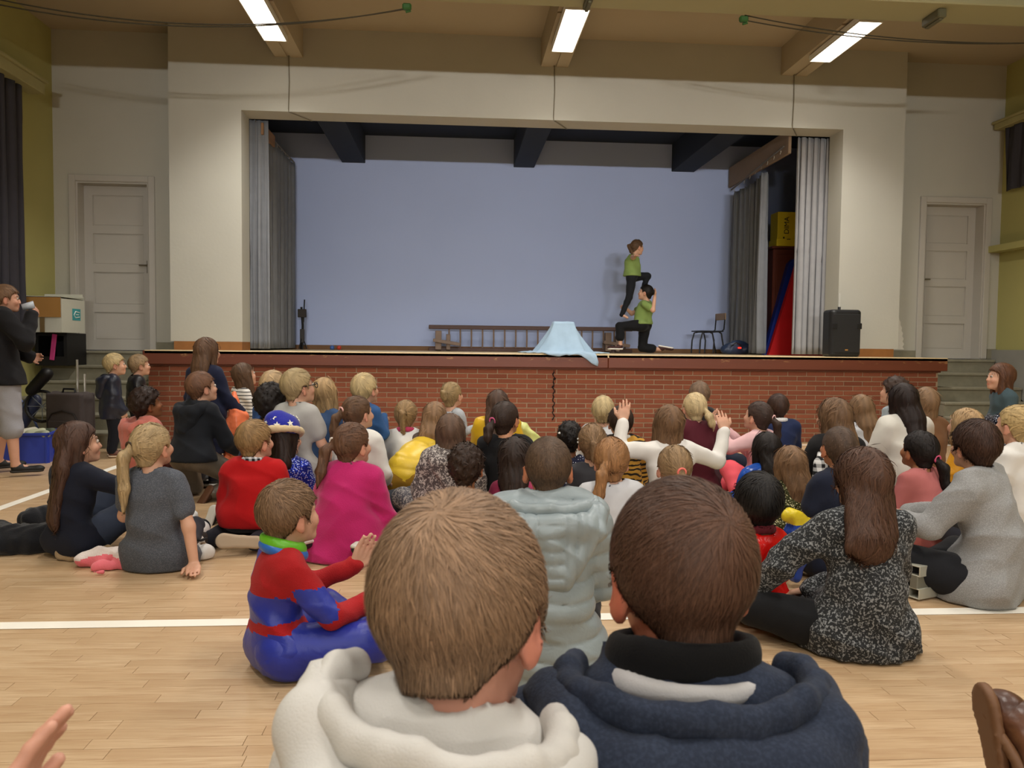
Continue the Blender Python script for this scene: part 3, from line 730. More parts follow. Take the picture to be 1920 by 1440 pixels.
def kid(label, px, top_y, w, pose_='cross', hair=('short', '#6e5236'), turn=None, look=0., pitch=None, tilt=0., lean=(0, .01), k=None, J=None, Wm=None, dbg=None, hs=None, **kw):
    """px, top_y: where the head's crown shows in the picture; w: its width there -> the child's own place on the floor"""
    Wr = Wm or {'short': .168, 'buzz': .157, 'crop': .163, 'long': .185, 'bob': .185, 'half': .185, 'curly': .195}.get(hair[0], .166)
    D = FPX*Wr/w
    d = ray(px, top_y); p = V3(0, 0, CAMH)+d*(D/(d@CF)); Sz = p[2]
    hs = hs or 1.
    pj = pose(Sz, pose_, k, hs, lean)
    aim = math.atan2(TARGET[0]-p[0], TARGET[1]-p[1])
    phi = (aim*.75 if turn is None else math.radians(turn)); hphi = (aim if turn is None else phi)+math.radians(look)
    if px > 1250 and turn is not None and turn > -60 and look > -14: hphi += math.radians(min(1, (px-1250)/450)*17)
    elev = math.atan2(TARGET[2]-Sz, max(2, TARGET[1]-p[1]))*.8 if pitch is None else math.radians(pitch)
    pj['HM'] = rotz(-(hphi-phi))@rotx(elev)@roty(math.radians(tilt))
    if J: 
        J = J(pj) if callable(J) else J
        for a, b in J.items(): pj[a] = b
    R = rotz(-phi); hl = R@pj['head']; loc = (p[0]-hl[0], p[1]+.0-hl[1], 0)
    near = p[1] < 3.2
    kw.setdefault('vox', .0092 if near else .0112 if p[1] < 4.6 else .0138)
    kw.setdefault('n_str', 1400 if near else 540 if p[1] < 4.6 else 250)
    kw.setdefault('seed', len(PEOPLE)+1)
    t = time.time(); r = person(label, pj, loc, phi, hair=hair, **kw)
    PEOPLE.append((label[:40], round(p[0], 2), round(p[1], 2), round(Sz, 2), round(pj['k'], 2), round(time.time()-t, 2)))
    return r, pj, loc, phi
# ---------------------------------------------------------------- the hall
m_wall = plain('plaster', '#b4b2a7', .9, var=.05, nsc=2.2, bump=.12)
m_ceil = plain('ceiling_paint', '#a99c84', .9, var=.04, nsc=1.5)
m_yel = plain('yellow_paint', '#a9a468', .85, var=.06, nsc=2)
m_beam = plain('beam_paint', '#a3a07c', .85, var=.05, nsc=2)
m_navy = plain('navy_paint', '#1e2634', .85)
m_blue = plain('blue_backdrop', '#a8b6db', .85, var=.05, nsc=.9)
m_wood = plain('brown_skirting', '#8a5a2c', .55, var=.25, nsc=12)
m_stone = plain('stone_steps', '#827e6c', .8, var=.22, nsc=14, bump=.2)
m_door = plain('door_paint', '#b2aea6', .55, var=.04)
XL, XR, ZC = -4.7, 6.97, 4.72
YP, YI, YD, YB, DK = 9.4, 9.75, 9.72, 12.0, 1.015     # proscenium face, its inner edge, door walls, backdrop, deck height
OL, OR_, OT = -2.46, 4.69, 3.77                       # opening
def wood_mat(name, cs, gloss=.38):
    t = NT(name); oi = t.n('ShaderNodeObjectInfo'); at = t.n('ShaderNodeAttribute'); at.attribute_name = 'tone'
    f = t.math('ADD', oi.outputs['Random'], at.outputs['Fac']); f = t.math('FRACT', f)
    P = t.obj(); gr = t.noise(P, 5, 5, .6, (1.2, 14, 14)); r = t.n('ShaderNodeValToRGB'); e = r.color_ramp.elements
    e[0].position = 0; e[0].color = lin(cs[0]); e[1].position = 1; e[1].color = lin(cs[2]); x = r.color_ramp.elements.new(.5); x.color = lin(cs[1]); t.l(f, r.inputs[0])
    d = t.mix(t.ramp(gr, .35, .75), r.outputs[0], lin(cs[3])); big = t.noise(P, .8, 2)
    t.col(d); t.val(Roughness=gloss); t.b.inputs['Specular IOR Level'].default_value = .35; t.bump(gr, .05, .002)
    return t.m
m_plank = wood_mat('maple_strip', ('#bb9e7a', '#c4a884', '#ccb28f', '#ad8c68'), .36)
floor = box('floor', (XL-.2, -7, -.12), (XR+.2, 9.8, -.02), plain('subfloor', '#6d4f2d', .8), kind='structure')
# strip flooring: the boards big enough to see singly are parts, the rest one field
PW, JT = .0555, .0007
r2 = random.Random(3); shapes = {}; near = []; V = []; F = []; TN = []
y = -7.0; row = 0
while y < 9.7:
    x = XL-r2.random()*.5
    while x < XR:
        L = r2.choice((.30, .36, .42, .48, .54)); x1 = x+L
        if 2.02 < y < 3.05 and -1.75 < x < 1.9+.0: near.append((x, y, L))
        elif x1 > XL and x1 < XR+.3:
            hz = r2.uniform(-.0004, .0004); b = len(V); xa, xb, ya, yb = max(x, XL)+JT, x1-JT, y+JT, y+PW-JT
            for z in (-.02, 0.+hz): V += [(xa, ya, z), (xb, ya, z), (xb, yb, z), (xa, yb, z)]
            F += [(b+4, b+5, b+6, b+7), (b, b+1, b+5, b+4), (b+1, b+2, b+6, b+5), (b+2, b+3, b+7, b+6), (b+3, b, b+4, b+7)]; TN += [r2.random()]*8
        x = x1
    y += PW; row += 1
pf = link('plank_field', rawmesh('plank_field', V, F, False, {'tone': TN}), m_plank, floor); pf['kind'] = 'stuff'
if len(near) > 300: near = sorted(near, key=lambda q: q[1])[:300]
for x, y, L in near:
    if L not in shapes:
        b = MB(); b.box((JT, JT, -.02), (L-JT, PW-JT, .0), .0006); shapes[L] = b.mesh('plank')
    link('plank', shapes[L], m_plank, floor, (x, y, r2.uniform(-.0003, .0003)))
def tape(label, pts, w, group=None):
    m = MB(); (x0, y0), (x1, y1) = pts; d = Vector((x1-x0, y1-y0, 0)).normalized(); n = Vector((-d.y, d.x, 0))*w/2; N = 14
    for i in range(N):
        a = Vector((x0, y0, .0012)).lerp(Vector((x1, y1, .0012)), i/N); b = Vector((x0, y0, .0012)).lerp(Vector((x1, y1, .0012)), (i+1)/N)
        up = Vector((0, 0, .0012)); j = n*(1+.0*math.sin(i*3))
        vs = [a-j, b-j, b+j, a+j]; m.add([tuple(v) for v in vs]+[tuple(v+up) for v in vs], [(0, 3, 2, 1), (4, 5, 6, 7), (0, 1, 5, 4), (1, 2, 6, 5), (2, 3, 7, 6), (3, 0, 4, 7)])
    o = m.obj('court_line', plain('line_paint', '#f0ece0', .5, var=.03)); tag(o, label, 'floor line', group)
tape('white court line running straight across the hall floor behind the closest children', ((XL, 3.12), (XR, 3.155)), .075)
tape('white court line running along the hall on the stairs and suitcase side', ((-2.97, 3.2), (-2.95, 8.75)), .075)
tape('thin white court line on the floor along the foot of the brick stage', ((-2.95, 8.76), (6.2, 8.76)), .05)
# proscenium wall and door walls
def wallbox(name, boxes, mat, kind='structure'):
    m = MB()
    for b in boxes: m.box(b[:3], b[3:])
    o = m.obj(name, mat); o['kind'] = kind; return o
PL, PR = -3.27, 5.47
wallbox('wall_front', [(PL, YP, DK+.10, OL, YI, ZC), (OR_, YP, DK+.10, PR, YI, ZC), (OL, YP, OT, OR_, YI, ZC)], m_wall)
wallbox('baseboard_front', [(PL+.04, YP-.012, DK, OL, YI, DK+.10), (OR_, YP-.012, DK, PR-.06, YI, DK+.10)], m_wood)
def doorwall(name, xa, xb, dl, dr, side):
    y0, y1 = YD, YD+.3; zt = 2.98
    wallbox(name, [(xa, y0, 0, dl, y1, ZC), (dr, y0, 0, xb, y1, ZC), (dl, y0, zt, dr, y1, ZC), (dl, y0, 0, dr, y1, .985)], m_wall)
    d = thing('door_1' if side < 0 else 'door_2', None, None); d['kind'] = 'structure'
    fr = MB(); c = .075
    fr.box((dl-c, y0-.025, 1.0), (dl, y0+.01, zt+c), .006); fr.box((dr, y0-.025, 1.0), (dr+c, y0+.01, zt+c), .006); fr.box((dl, y0-.025, zt), (dr, y0+.01, zt+c), .006)
    fr.box((dl, y0, 1.0), (dl+.02, y0+.17, zt)); fr.box((dr-.02, y0, 1.0), (dr, y0+.17, zt)); fr.box((dl+.02, y0, zt-.02), (dr-.02, y0+.17, zt))
    fr.obj('door_frame', m_door, d)
    lf = MB(); a, b, yy = dl+.02, dr-.02, y0+.16; st = .10
    lf.box((a, yy, 1.0), (a+st, yy+.04, zt-.02)); lf.box((b-st, yy, 1.0), (b, yy+.04, zt-.02))
    zs = [1.02, 1.50, 1.98, 2.44, 2.90]
    for i, z in enumerate(zs): 
        z0, z1 = (1.0, z+.10) if i == 0 else (z-.045, z+.045) if i < 4 else (z-.05, zt-.02)
        lf.box((a+st, yy, z0), (b-st, yy+.04, z1))
    lo = lf.obj('door_leaf', m_door, d)
    for i in range(4):
        z0 = zs[i]+(.10 if i == 0 else .045); z1 = zs[i+1]-(.045 if i < 3 else .05)
        p = MB(); p.box((a+st, yy+.016, z0), (b-st, yy+.036, z1)); p.box((a+st+.012, yy+.012, z0+.012), (b-st-.012, yy+.034, z1-.012), .004); p.obj('door_panel', m_door, lo)
    h = MB(); hx = b-.05 if side < 0 else a+.05; h.tube([(hx, yy, 2.02), (hx, yy-.05, 2.02), (hx-.09*(-1 if side > 0 else 1), yy-.055, 2.02)], .009); h.box((hx-.02, yy-.006, 1.93), (hx+.02, yy, 2.08)); h.obj('door_handle', plain('steel', '#8b8880', .35, 1.), d)
doorwall('wall_front_left', XL-.15, PL, -4.45, -3.62, -1)
doorwall('wall_front_right', PR, XR+.15, 5.96, 6.76, 1)
wallbox('baseboard_left', [(-3.56, YD-.02, 1.0, PL, YD, 1.1), (PR, YD-.02, 1.0, 5.9, YD, 1.1), (6.84, YD-.02, 1.0, XR, YD, 1.13)], m_stone)
m = MB()   # torn plaster patches: bare filler beside the right door and in the left corner
for (x0, z0, w, h, yy) in ((5.62, 1.11, .24, .52, YD),):
    n = 15; pts = []
    for i in range(n+1): t = i/n; pts.append((x0-w*.45+.03*math.sin(i*2.3), z0+h*t))
    for i in range(n+1): t = 1-i/n; pts.append((x0+w*(.45-.5*t*t)+.02*math.sin(i*3.1), z0+h*t))
    m.add([(a, yy-.004, b) for a, b in pts]+[(a, yy+.002, b) for a, b in pts], [list(range(len(pts)))[::-1]]+[(i, (i+1) % len(pts), len(pts)+(i+1) % len(pts), len(pts)+i) for i in range(len(pts))])
o = m.obj('trim_1', plain('filler', '#dedbd2', .9, bump=.3)); o['kind'] = 'structure'
wallbox('wall_left', [(XL-.15, -7, 0, XL, YD, ZC)], m_yel)
wallbox('wall_right', [(XR, -7, 0, XR+.15, YD, ZC)], m_yel)
wallbox('wall_rear', [(XL-.15, -7.15, 0, XR+.15, -7, ZC)], m_wall)
wallbox('ceiling', [(XL-.15, -7.15, ZC, XR+.15, YD+.3, ZC+.15)], m_ceil)
wallbox('trim_2', [(6.80, 9.0, 2.36, XR, YD, 2.44)], m_yel)
for i, x in enumerate((-1.92, 1.15, 4.05)):
    b = MB(); b.box((x-.16, -7, 4.40), (x+.16, YP, ZC), .0); b.box((x-.16, 7.9, 4.385), (x-.02, YP-.004, 4.40)); b.box((x+.02, 7.9, 4.385), (x+.16, YP-.004, 4.40))
    o = b.obj('ceiling_beam', m_ceil); o['kind'] = 'structure'
for yy in (6.77, -1.0):
    b = MB(); b.box((XL, yy, 4.14), (XR, yy+.41, ZC), .01); o = b.obj('ceiling_beam', m_beam); o['kind'] = 'structure'
# wires and the thin conduits running down from each beam to the opening
for k, x in enumerate((-1.92, 1.15, 4.05)):
    q = MB(); q.tube([(x, YP-.006, 4.4), (x+.006, YP-.006, 4.1), (x-.004, YP-.006, 3.8), (x, YP-.01, OT-.008), (x+.2, YI-.02, OT-.008)], .0065, 6)
    o = q.obj('conduit', plain('conduit_paint', '#77705f', .7)); tag(o, ['thin conduit above the stage opening on the cardboard box side', 'thin conduit dropping from the middle ceiling beam to the stage opening', 'thin conduit dropping from the ceiling beam above the loudspeaker side of the opening'][k], 'conduit')
for o in [x for x in bpy.data.objects if x.name.startswith('conduit')]: o.location.y = -.004
# luminaires
m_case = plain('luminaire_white', '#dcdad2', .4); m_emit = plain('tube_glow', '#ffffff', .5, emis=('#fff3e2', 9.0))
def lamp(xx, yy, label=None):
    row = {5.0: 'second', 1.8: 'third', -1.4: 'fourth', -4.6: 'fifth'}.get(yy); cl = 'suitcase side' if xx < 0 else 'middle' if xx < 3 else 'loudspeaker side'
    t = thing('ceiling_light', label or 'white fluorescent ceiling light on the %s beam, %s light back from the stage' % (cl, row), 'lamp', (xx, yy, 4.33), 0, 'fluorescent lights under the ceiling beams')
    c = MB(); c.box((-.125, -.55, .0), (.125, .55, .045), .004); c.box((-.045, -.5, .045), (.045, .5, .07)); c.obj('housing', m_case, t)
    for s in (-1, 1):
        c = MB(); c.box((s*.118-.005, -.55, -.022), (s*.118+.005, .55, 0), .002); c.obj('side_reflector', m_case, t)
    c = MB(); c.box((-.108, -.535, -.006), (.108, .535, -.0005)); c.obj('diffuser', m_emit, t)
    for s in (-1, 1):
        c = MB(); c.box((-.113, s*.545-.005, -.022), (.113, s*.545+.005, 0), .002); c.obj('end_cap', m_case, t)
for yy in LAMP_ROWS:
    for j, xx in enumerate(LAMP_COLS):
        lamp(xx, yy, None if yy < 8 else ('lit fluorescent ceiling light nearest the grey curtained side of the stage', 'lit fluorescent ceiling light on the middle beam above the stage opening', 'lit fluorescent ceiling light nearest the loudspeaker side of the stage')[j])
for j, xx in enumerate((-1.2, 1.1, 3.4)):  # unseen fixtures added for the fill lights aimed at the blue backdrop
    t = thing('rear_fill_light', 'white fill light added on the rear wall facing the %s of the stage' % ('music stand end', 'middle', 'loudspeaker end')[j], 'lamp', (xx, -6.93, 3.25), 0, 'fill lights added at the rear of the hall')
    c = MB(); c.box((-.6, -.07, -.11), (.6, .06, .11), .008); c.obj('housing', m_case, t); c = MB(); c.box((-.55, .06, -.08), (.55, .075, .08)); c.obj('diffuser', m_emit, t)
# ropes with green hooks
def catenary(a, b, sag, n=24):
    a, b = Vector(a), Vector(b); return [a.lerp(b, i/n)-Vector((0, 0, sag*4*(i/n)*(1-i/n))) for i in range(n+1)]
m_rope = plain('dark_rope', '#3a3424', .8)
for k, (a, b, sg, lab) in enumerate(((atY(-70, -6, 6.95), atY(765, 15, 7.22), .20, 'thin dark cords sagging under the ceiling from the suitcase corner to a green hook'),
                           (atY(1396, 38, 7.22), atY(1975, 79, 7.1), .085, 'thin dark cords sagging from a green hook to the wall on the loudspeaker side'))):
    t = thing('hanging_cord', lab, 'cord', (0, 0, 0), 0)
    for dz in (0, .045):
        q = MB(); q.tube(catenary((a[0], a[1], a[2]+dz), (b[0], b[1]+dz, b[2]+dz*.3), sg), .006, 6); q.obj('strand', m_rope, t)
    hk = b if k == 0 else a; q = MB(); q.box((hk[0]-.05, hk[1]-.03, hk[2]-.02), (hk[0]+.03, hk[1]+.02, hk[2]+.035), .012); q.tube([(hk[0], hk[1], hk[2]), (hk[0]+.02, hk[1]-.01, hk[2]-.03), (hk[0]-.02, hk[1]-.01, hk[2]-.04)], .01); q.obj('hook', plain('green_hook', '#2f5a26', .6), t)
bx = atY(1750, 36, 7.0)[0]; q = MB(); q.box((bx-.04, 6.86, 4.06), (bx+.04, 7.12, 4.14), .01); q.box((bx-.02, 6.88, 4.045), (bx+.02, 7.10, 4.06), .005); tag(q.obj('beam_bracket', plain('dull_metal', '#5c5a42', .6)), 'dull metal bracket under the cross beam beside the far ceiling light', 'bracket')
bx = atY(1102, 6, 7.0)[0]; q = MB(); q.box((bx-.03, 6.86, 4.08), (bx+.03, 7.10, 4.14), .01); q.box((bx-.015, 6.88, 4.06), (bx+.015, 7.08, 4.08), .004); tag(q.obj('beam_bracket', plain('dull_metal', '#5c5a42', .6)), 'dull metal bracket under the cross beam beside the middle ceiling light', 'bracket')
# ---------------------------------------------------------------- stage
SL, SR = -3.36, 5.72
m_brick = NT('brick'); 
_t = m_brick; oi = _t.n('ShaderNodeObjectInfo'); at = _t.n('ShaderNodeAttribute'); at.attribute_name = 'tone'; f = _t.math('FRACT', _t.math('ADD', oi.outputs['Random'], at.outputs['Fac']))
P = _t.obj(); nz = _t.noise(P, 22, 4); c = _t.mix(f, lin('#743b24'), lin('#8a4d33')); c = _t.mix(_t.math('MULTIPLY', nz, .5), c, lin('#6b3722')); _t.col(c); _t.val(Roughness=.85); _t.bump(_t.noise(P, 90, 4), .35, .004); m_brick = _t.m
sw = box('wall_stage', (SL, 8.962, 0), (SR, 9.02, DK-.17), plain('mortar', '#9c8a72', .95, var=.15, nsc=20, bump=.3), kind='structure')
box('wall_stage_side', (SL, 9.02, 0), (SL+.1, YP, DK-.17), m_wall, kind='structure'); box('wall_stage_side', (SR-.1, 9.02, 0), (SR, YP, DK-.17), m_wall, kind='structure')
BL, BH, MJ = .2265, .0555, .009
bm = {}; cand = []; nrow = 15
for r in range(nrow):
    z = .012+r*BH; x = SL-(BL/2 if r % 2 else 0)
    while x < SR:
        a, b = max(x, SL), min(x+BL, SR)
        if b-a > .05: cand.append((a, z, b-a-MJ, BH-MJ))
        x += BL
rb = random.Random(9)
crack = lambda x, z: abs(x-1.12+.012*math.sin(z*30)) < .02
top_first = sorted(cand, key=lambda q: (-q[1]))
part = set(top_first[:300]); V = []; F = []; TN = []
for q in cand:
    a, z, w, h = q; dep = rb.uniform(-.0015, .0015)
    if q in part:
        k = (round(w, 3), round(h, 3))
        if k not in bm:
            mb_ = MB(); mb_.box((0, 0, 0), (w, .02, h), .0025); bm[k] = mb_.mesh('brick')
        link('brick', bm[k], m_brick, sw, (a+MJ/2, 8.955+dep, z))
    else:
        b = len(V); x0, x1, y0, y1, z0, z1 = a+MJ/2, a+MJ/2+w, 8.955+dep, 8.97, z, z+h; e = .0025
        V += [(x0, y1, z0), (x1, y1, z0), (x1, y1, z1), (x0, y1, z1), (x0+e, y0, z0+e), (x1-e, y0, z0+e), (x1-e, y0, z1-e), (x0+e, y0, z1-e)]
        F += [(b+4, b+5, b+6, b+7), (b, b+1, b+5, b+4), (b+1, b+2, b+6, b+5), (b+2, b+3, b+7, b+6), (b+3, b, b+4, b+7)]; TN += [rb.random()]*8
o = link('brickwork', rawmesh('brickwork', V, F, False, {'tone': TN}), m_brick, sw); o['kind'] = 'stuff'
# crack down the joint in the middle of the brick front
q = MB(); pts = [(1.135+.010*math.sin(i*1.9)+.006*math.sin(i*5.3), DK-.185-i*.022) for i in range(27)]
for i in range(26):
    w = .004+.004*abs(math.sin(i*1.3))+(.006 if i in (4, 8) else 0); (x0, z0), (x1, z1) = pts[i], pts[i+1]
    q.add([(x0-w, 8.9505, z0), (x0+w, 8.9505, z0), (x1+w, 8.9505, z1), (x1-w, 8.9505, z1), (x0-w, 8.97, z0), (x0+w, 8.97, z0), (x1+w, 8.97, z1), (x1-w, 8.97, z1)], [(0, 1, 2, 3)[::-1], (0, 4, 5, 1), (1, 5, 6, 2), (2, 6, 7, 3), (3, 7, 4, 0)])
o = q.obj('crack', plain('crack_dark', '#120b08', 1.), sw)
m_lip = NT('stage_lip'); P = m_lip.obj(); c = m_lip.mix(m_lip.noise(P, 3, 4, 0, (.4, 1, 6)), lin('#572713'), lin('#6a321b')); wn = m_lip.noise(P, 9, 5, 1., (1, 1, 3))
sx = m_lip.n('ShaderNodeSeparateXYZ'); m_lip.l(P, sx.inputs[0]); zt = m_lip.ramp(sx.outputs[2], .93, 1.01)
m_lip.col(m_lip.mix(m_lip.math('MULTIPLY', m_lip.ramp(wn, .60, .66), zt), c, lin('#c39a62'))); m_lip.val(Roughness=.5); m_lip = m_lip.m
q = MB(); seg = [(-3.40, 1.75), (1.753, 5.80)]
for a, b in seg: q.box((a, 8.90, DK-.155), (b, 8.96, DK-.004), .006)
o = q.obj('trim_3', m_lip); o['kind'] = 'structure'
q = MB(); q.box((-3.36, 8.935, DK-.175), (5.74, 8.965, DK-.155), .003); o = q.obj('trim_4', plain('lip_under_rail', '#5a2a16', .6)); o['kind'] = 'structure'  # narrow brown rail under the stage lip
box('floor_stage', (-3.38, 8.90, DK-.04), (5.80, YB+.1, DK), plain('stage_boards', '#c9b48c', .5, var=.2, nsc=5), kind='structure', bev=.004)
# backdrop room
wallbox('wall_back', [(-4.0, YB, DK, 6.2, YB+.12, 4.3)], m_blue)
wallbox('baseboard_back', [(-4.0, YB-.02, DK, 6.2, YB, DK+.07)], plain('stage_skirting', '#6b4a28', .6, var=.2))
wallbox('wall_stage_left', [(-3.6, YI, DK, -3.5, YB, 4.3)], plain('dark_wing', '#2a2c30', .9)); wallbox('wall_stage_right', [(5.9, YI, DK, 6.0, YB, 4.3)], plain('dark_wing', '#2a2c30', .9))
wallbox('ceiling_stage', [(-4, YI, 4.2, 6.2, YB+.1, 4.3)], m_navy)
for x0, x1 in ((-1.68, -1.34), (.87, 1.18), (3.29, 3.64)):
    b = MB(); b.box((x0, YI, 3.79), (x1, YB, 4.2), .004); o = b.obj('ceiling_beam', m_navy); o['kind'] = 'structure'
box('trim_5', (-2.46, YI+.02, 3.66), (-2.36, 12, 3.80), plain('rail_board', '#7d5b40', .7), kind='structure') if 0 else None
# curtains
def curtain(name, label, path, z0, z1, folds, amp, mat, rail=None, seed=0, tuck=0., hems=0.):
    r = random.Random(seed); pts = [Vector((p[0], p[1], 0)) for p in path]
    cum = [0]; 
    for a, b in zip(pts[:-1], pts[1:]): cum.append(cum[-1]+(b-a).length)
    nx, nz = folds*10, 26; V = []; ph = [r.uniform(0, 6.28) for _ in range(4)]
    for j in range(nz+1):
        v = j/nz
        for i in range(nx+1):
            u = i/nx; s = u*cum[-1]; k = 0
            while k < len(cum)-2 and s > cum[k+1]: k += 1
            a, b = pts[k], pts[k+1]; t = (s-cum[k])/(cum[k+1]-cum[k]); p = a.lerp(b, t); d = (b-a).normalized(); n = Vector((d.y, -d.x, 0))
            am = amp*(.65+.35*v)*(1+.3*math.sin(u*5+ph[0]))
            off = am*(math.sin(u*folds*2*math.pi+.8*math.sin(v*2.2+ph[1])+ph[2])+.3*math.sin(u*folds*5.1*math.pi+ph[3]+v*1.5))
            sh = d*(amp*.5*math.sin(u*folds*4*math.pi+v*2))
            p = p+n*off+sh; V.append((p.x, p.y, z1+(z0+hems*math.sin(u*9+1)-z1)*v))
    F = [(j*(nx+1)+i, j*(nx+1)+i+1, (j+1)*(nx+1)+i+1, (j+1)*(nx+1)+i) for j in range(nz) for i in range(nx)]
    t = thing(name, label, 'curtain'); o = link('cloth', rawmesh('cloth', V, F), mat, t); md = o.modifiers.new('s', 'SOLIDIFY'); md.thickness = .006
    if rail:
        q = MB(); q.tube(rail, .013, 8); q.obj('rail', plain('rail_metal', '#6b6459', .5), t)
        m = MB(); a, b = Vector(rail[0]), Vector(rail[-1]); n = 9; m.tube([Vector((0, 0, .02)), Vector((.01, 0, -.03)), Vector((0, 0, -.06))], .004, 5); hm = m.mesh('curtain_hook')
        for i in range(n): link('curtain_hook', hm, plain('hook_wire', '#b8b2a4', .4), t, a.lerp(b, (i+.5)/n))
    return t
m_cur = cloth('#7c7f84', 'plain'); m_curd = cloth('#3b3a42', 'plain')
curtain('stage_curtain', 'grey stage wing curtain hanging along the side beside the dark music stand', [(-2.42, 9.95), (-2.37, 11.9)], DK+.02, 3.72, 9, .05, m_cur, [(-2.40, 9.8, 3.76), (-2.37, 11.95, 3.76)], 1)
curtain('front_curtain', 'narrow gathered grey curtain just inside the opening on the side with the music stand', [(-2.475, 9.80), (-2.25, 9.82)], DK+.02, OT-.0, 4, .028, m_cur, None, 2)
curtain('front_curtain', 'light grey gathered front curtain hanging beside the loudspeaker', [(4.30, 9.82), (4.72, 9.84)], DK+.02, OT, 5, .035, cloth('#9a9a9c'), None, 3)
curtain('stage_curtain', 'grey side curtain sagging from its rail in front of the blue and red mats', [(4.12, 10.35), (4.22, 10.9), (4.20, 11.8)], DK+.02, 3.45, 8, .055, m_cur, [(4.14, 9.85, 3.66), (4.2, 11.9, 3.52)], 4)
q = MB(); q.box((4.17, 9.78, 3.56), (4.21, 11.95, 3.86), .004); o = q.obj('rail_board', plain('rail_board', '#8a7560', .8)); tag(o, 'brown board above the sagging grey side curtain rail', 'board')
q = MB(); q.box((-2.33, 9.78, 3.60), (-2.30, 10.4, 3.74), .004); q.box((-2.335, 10.0, 3.57), (-2.295, 10.1, 3.60), .004); tag(q.obj('rail_board', plain('rail_board2', '#8d6a4b', .8)), 'short brown board above the side curtain by the music stand', 'board')
curtain('wall_curtain', 'dark full length curtain on the yellow wall behind the drinking boy', [(-4.60, 6.2), (-4.63, 8.92)], .95, 3.80, 16, .045, m_curd, None, 5)
q = MB(); q.box((-4.69, 5.8, 3.80), (-4.50, 9.16, 3.92), .006); q.box((-4.69, 5.8, 3.92), (-4.47, 9.18, 3.95), .004); tag(q.obj('curtain_pelmet', plain('pelmet', '#a09a6c', .7)), 'pale wooden pelmet above the long dark wall curtain', 'pelmet')
curtain('wall_curtain', 'short dark curtain hanging high on the yellow wall by the second door', [(6.90, 9.58), (6.88, 6.5)], 3.10, 3.90, 14, .035, m_curd, None, 6, hems=.015)
q = MB(); q.box((6.80, 6.4, 3.90), (6.965, 9.68, 3.97), .006); q.box((6.78, 6.4, 3.97), (6.965, 9.70, 4.0), .004); tag(q.obj('curtain_pelmet', plain('pelmet', '#a09a6c', .7)), 'pale wooden pelmet above the short dark curtain', 'pelmet')
# stairs
for (xa, xb, lab) in ((XL+.01, SL-.04, 'flight of worn grey stone steps up to the door by the cardboard box'), (SR+.03, XR-.08, 'flight of worn grey stone steps up to the door behind the girl in denim')):
    t = thing('stairs', lab, 'stairs', (0, 0, 0), 0)
    for i in range(6):
        z1 = (i+1)*.1655; y0 = 8.35+.25*i; e = YD-.03 if i == 5 else y0+.30
        q = MB(); q.box((xa+.002, y0+.02, z1-.1655), (xb, e, z1-.035)); q.box((xa+.002, y0, z1-.035), (xb, e, z1), .008); q.obj('step', m_stone, t)
q = MB(); q.add([(6.90, 8.9, .85), (6.90, 9.0, 1.12), (6.90, 9.7, 1.12), (6.90, 9.7, .9), (6.90, 8.35, .0), (6.90, 8.0, .0), (6.90, 8.0, .3), (6.965, 8.9, .85), (6.965, 9.0, 1.12), (6.965, 9.7, 1.12), (6.965, 9.7, .9), (6.965, 8.35, 0), (6.965, 8.0, 0), (6.965, 8.0, .3)],
      [(6, 0, 1, 2, 3, 4, 5), (13, 12, 11, 10, 9, 8, 7), (6, 13, 7, 0), (0, 7, 8, 1), (1, 8, 9, 2), (2, 9, 10, 3), (3, 10, 11, 4), (4, 11, 12, 5), (5, 12, 13, 6)]); o = q.obj('baseboard_right', plain('grey_string', '#8c8b84', .7)); o['kind'] = 'structure'
# ---------------------------------------------------------------- things on the stage
m_dw = plain('dark_wood', '#4a3129', .55, var=.25, nsc=14); m_lw = plain('rung_wood', '#7a6658', .6, var=.2, nsc=14)
t = thing('ladder', 'long dark wooden ladder lying on its edge along the blue wall', 'ladder', (-.38, 11.72, DK))
for z, h in ((.0, .055), (.325, .06)):
    q = MB(); q.box((0, 0, z), (3.05, .05, z+h), .006); q.obj('side_rail', m_dw, t)
for i in range(17):
    q = MB(); x = .30+i*.165; q.tube([(x, .025, .05), (x+.002, .025, .19), (x, .025, .33)], .013, 6)
    if x < 2.98: q.obj('rung', m_lw, t)
for x in (.10, 2.62):
    q = MB(); q.box((x, -.10, .02), (x+.09, .0, .30), .006); q.box((x+.16, -.09, .02), (x+.22, .0, .25), .006)
    q.box((x-.04, -.14, .13), (x+.36, -.02, .18), .006, Matrix.Translation((x, 0, .1)) @ Matrix.Rotation(.15, 4, 'Y') @ Matrix.Translation((-x, 0, -.1))); q.obj('foot_block', m_lw, t)
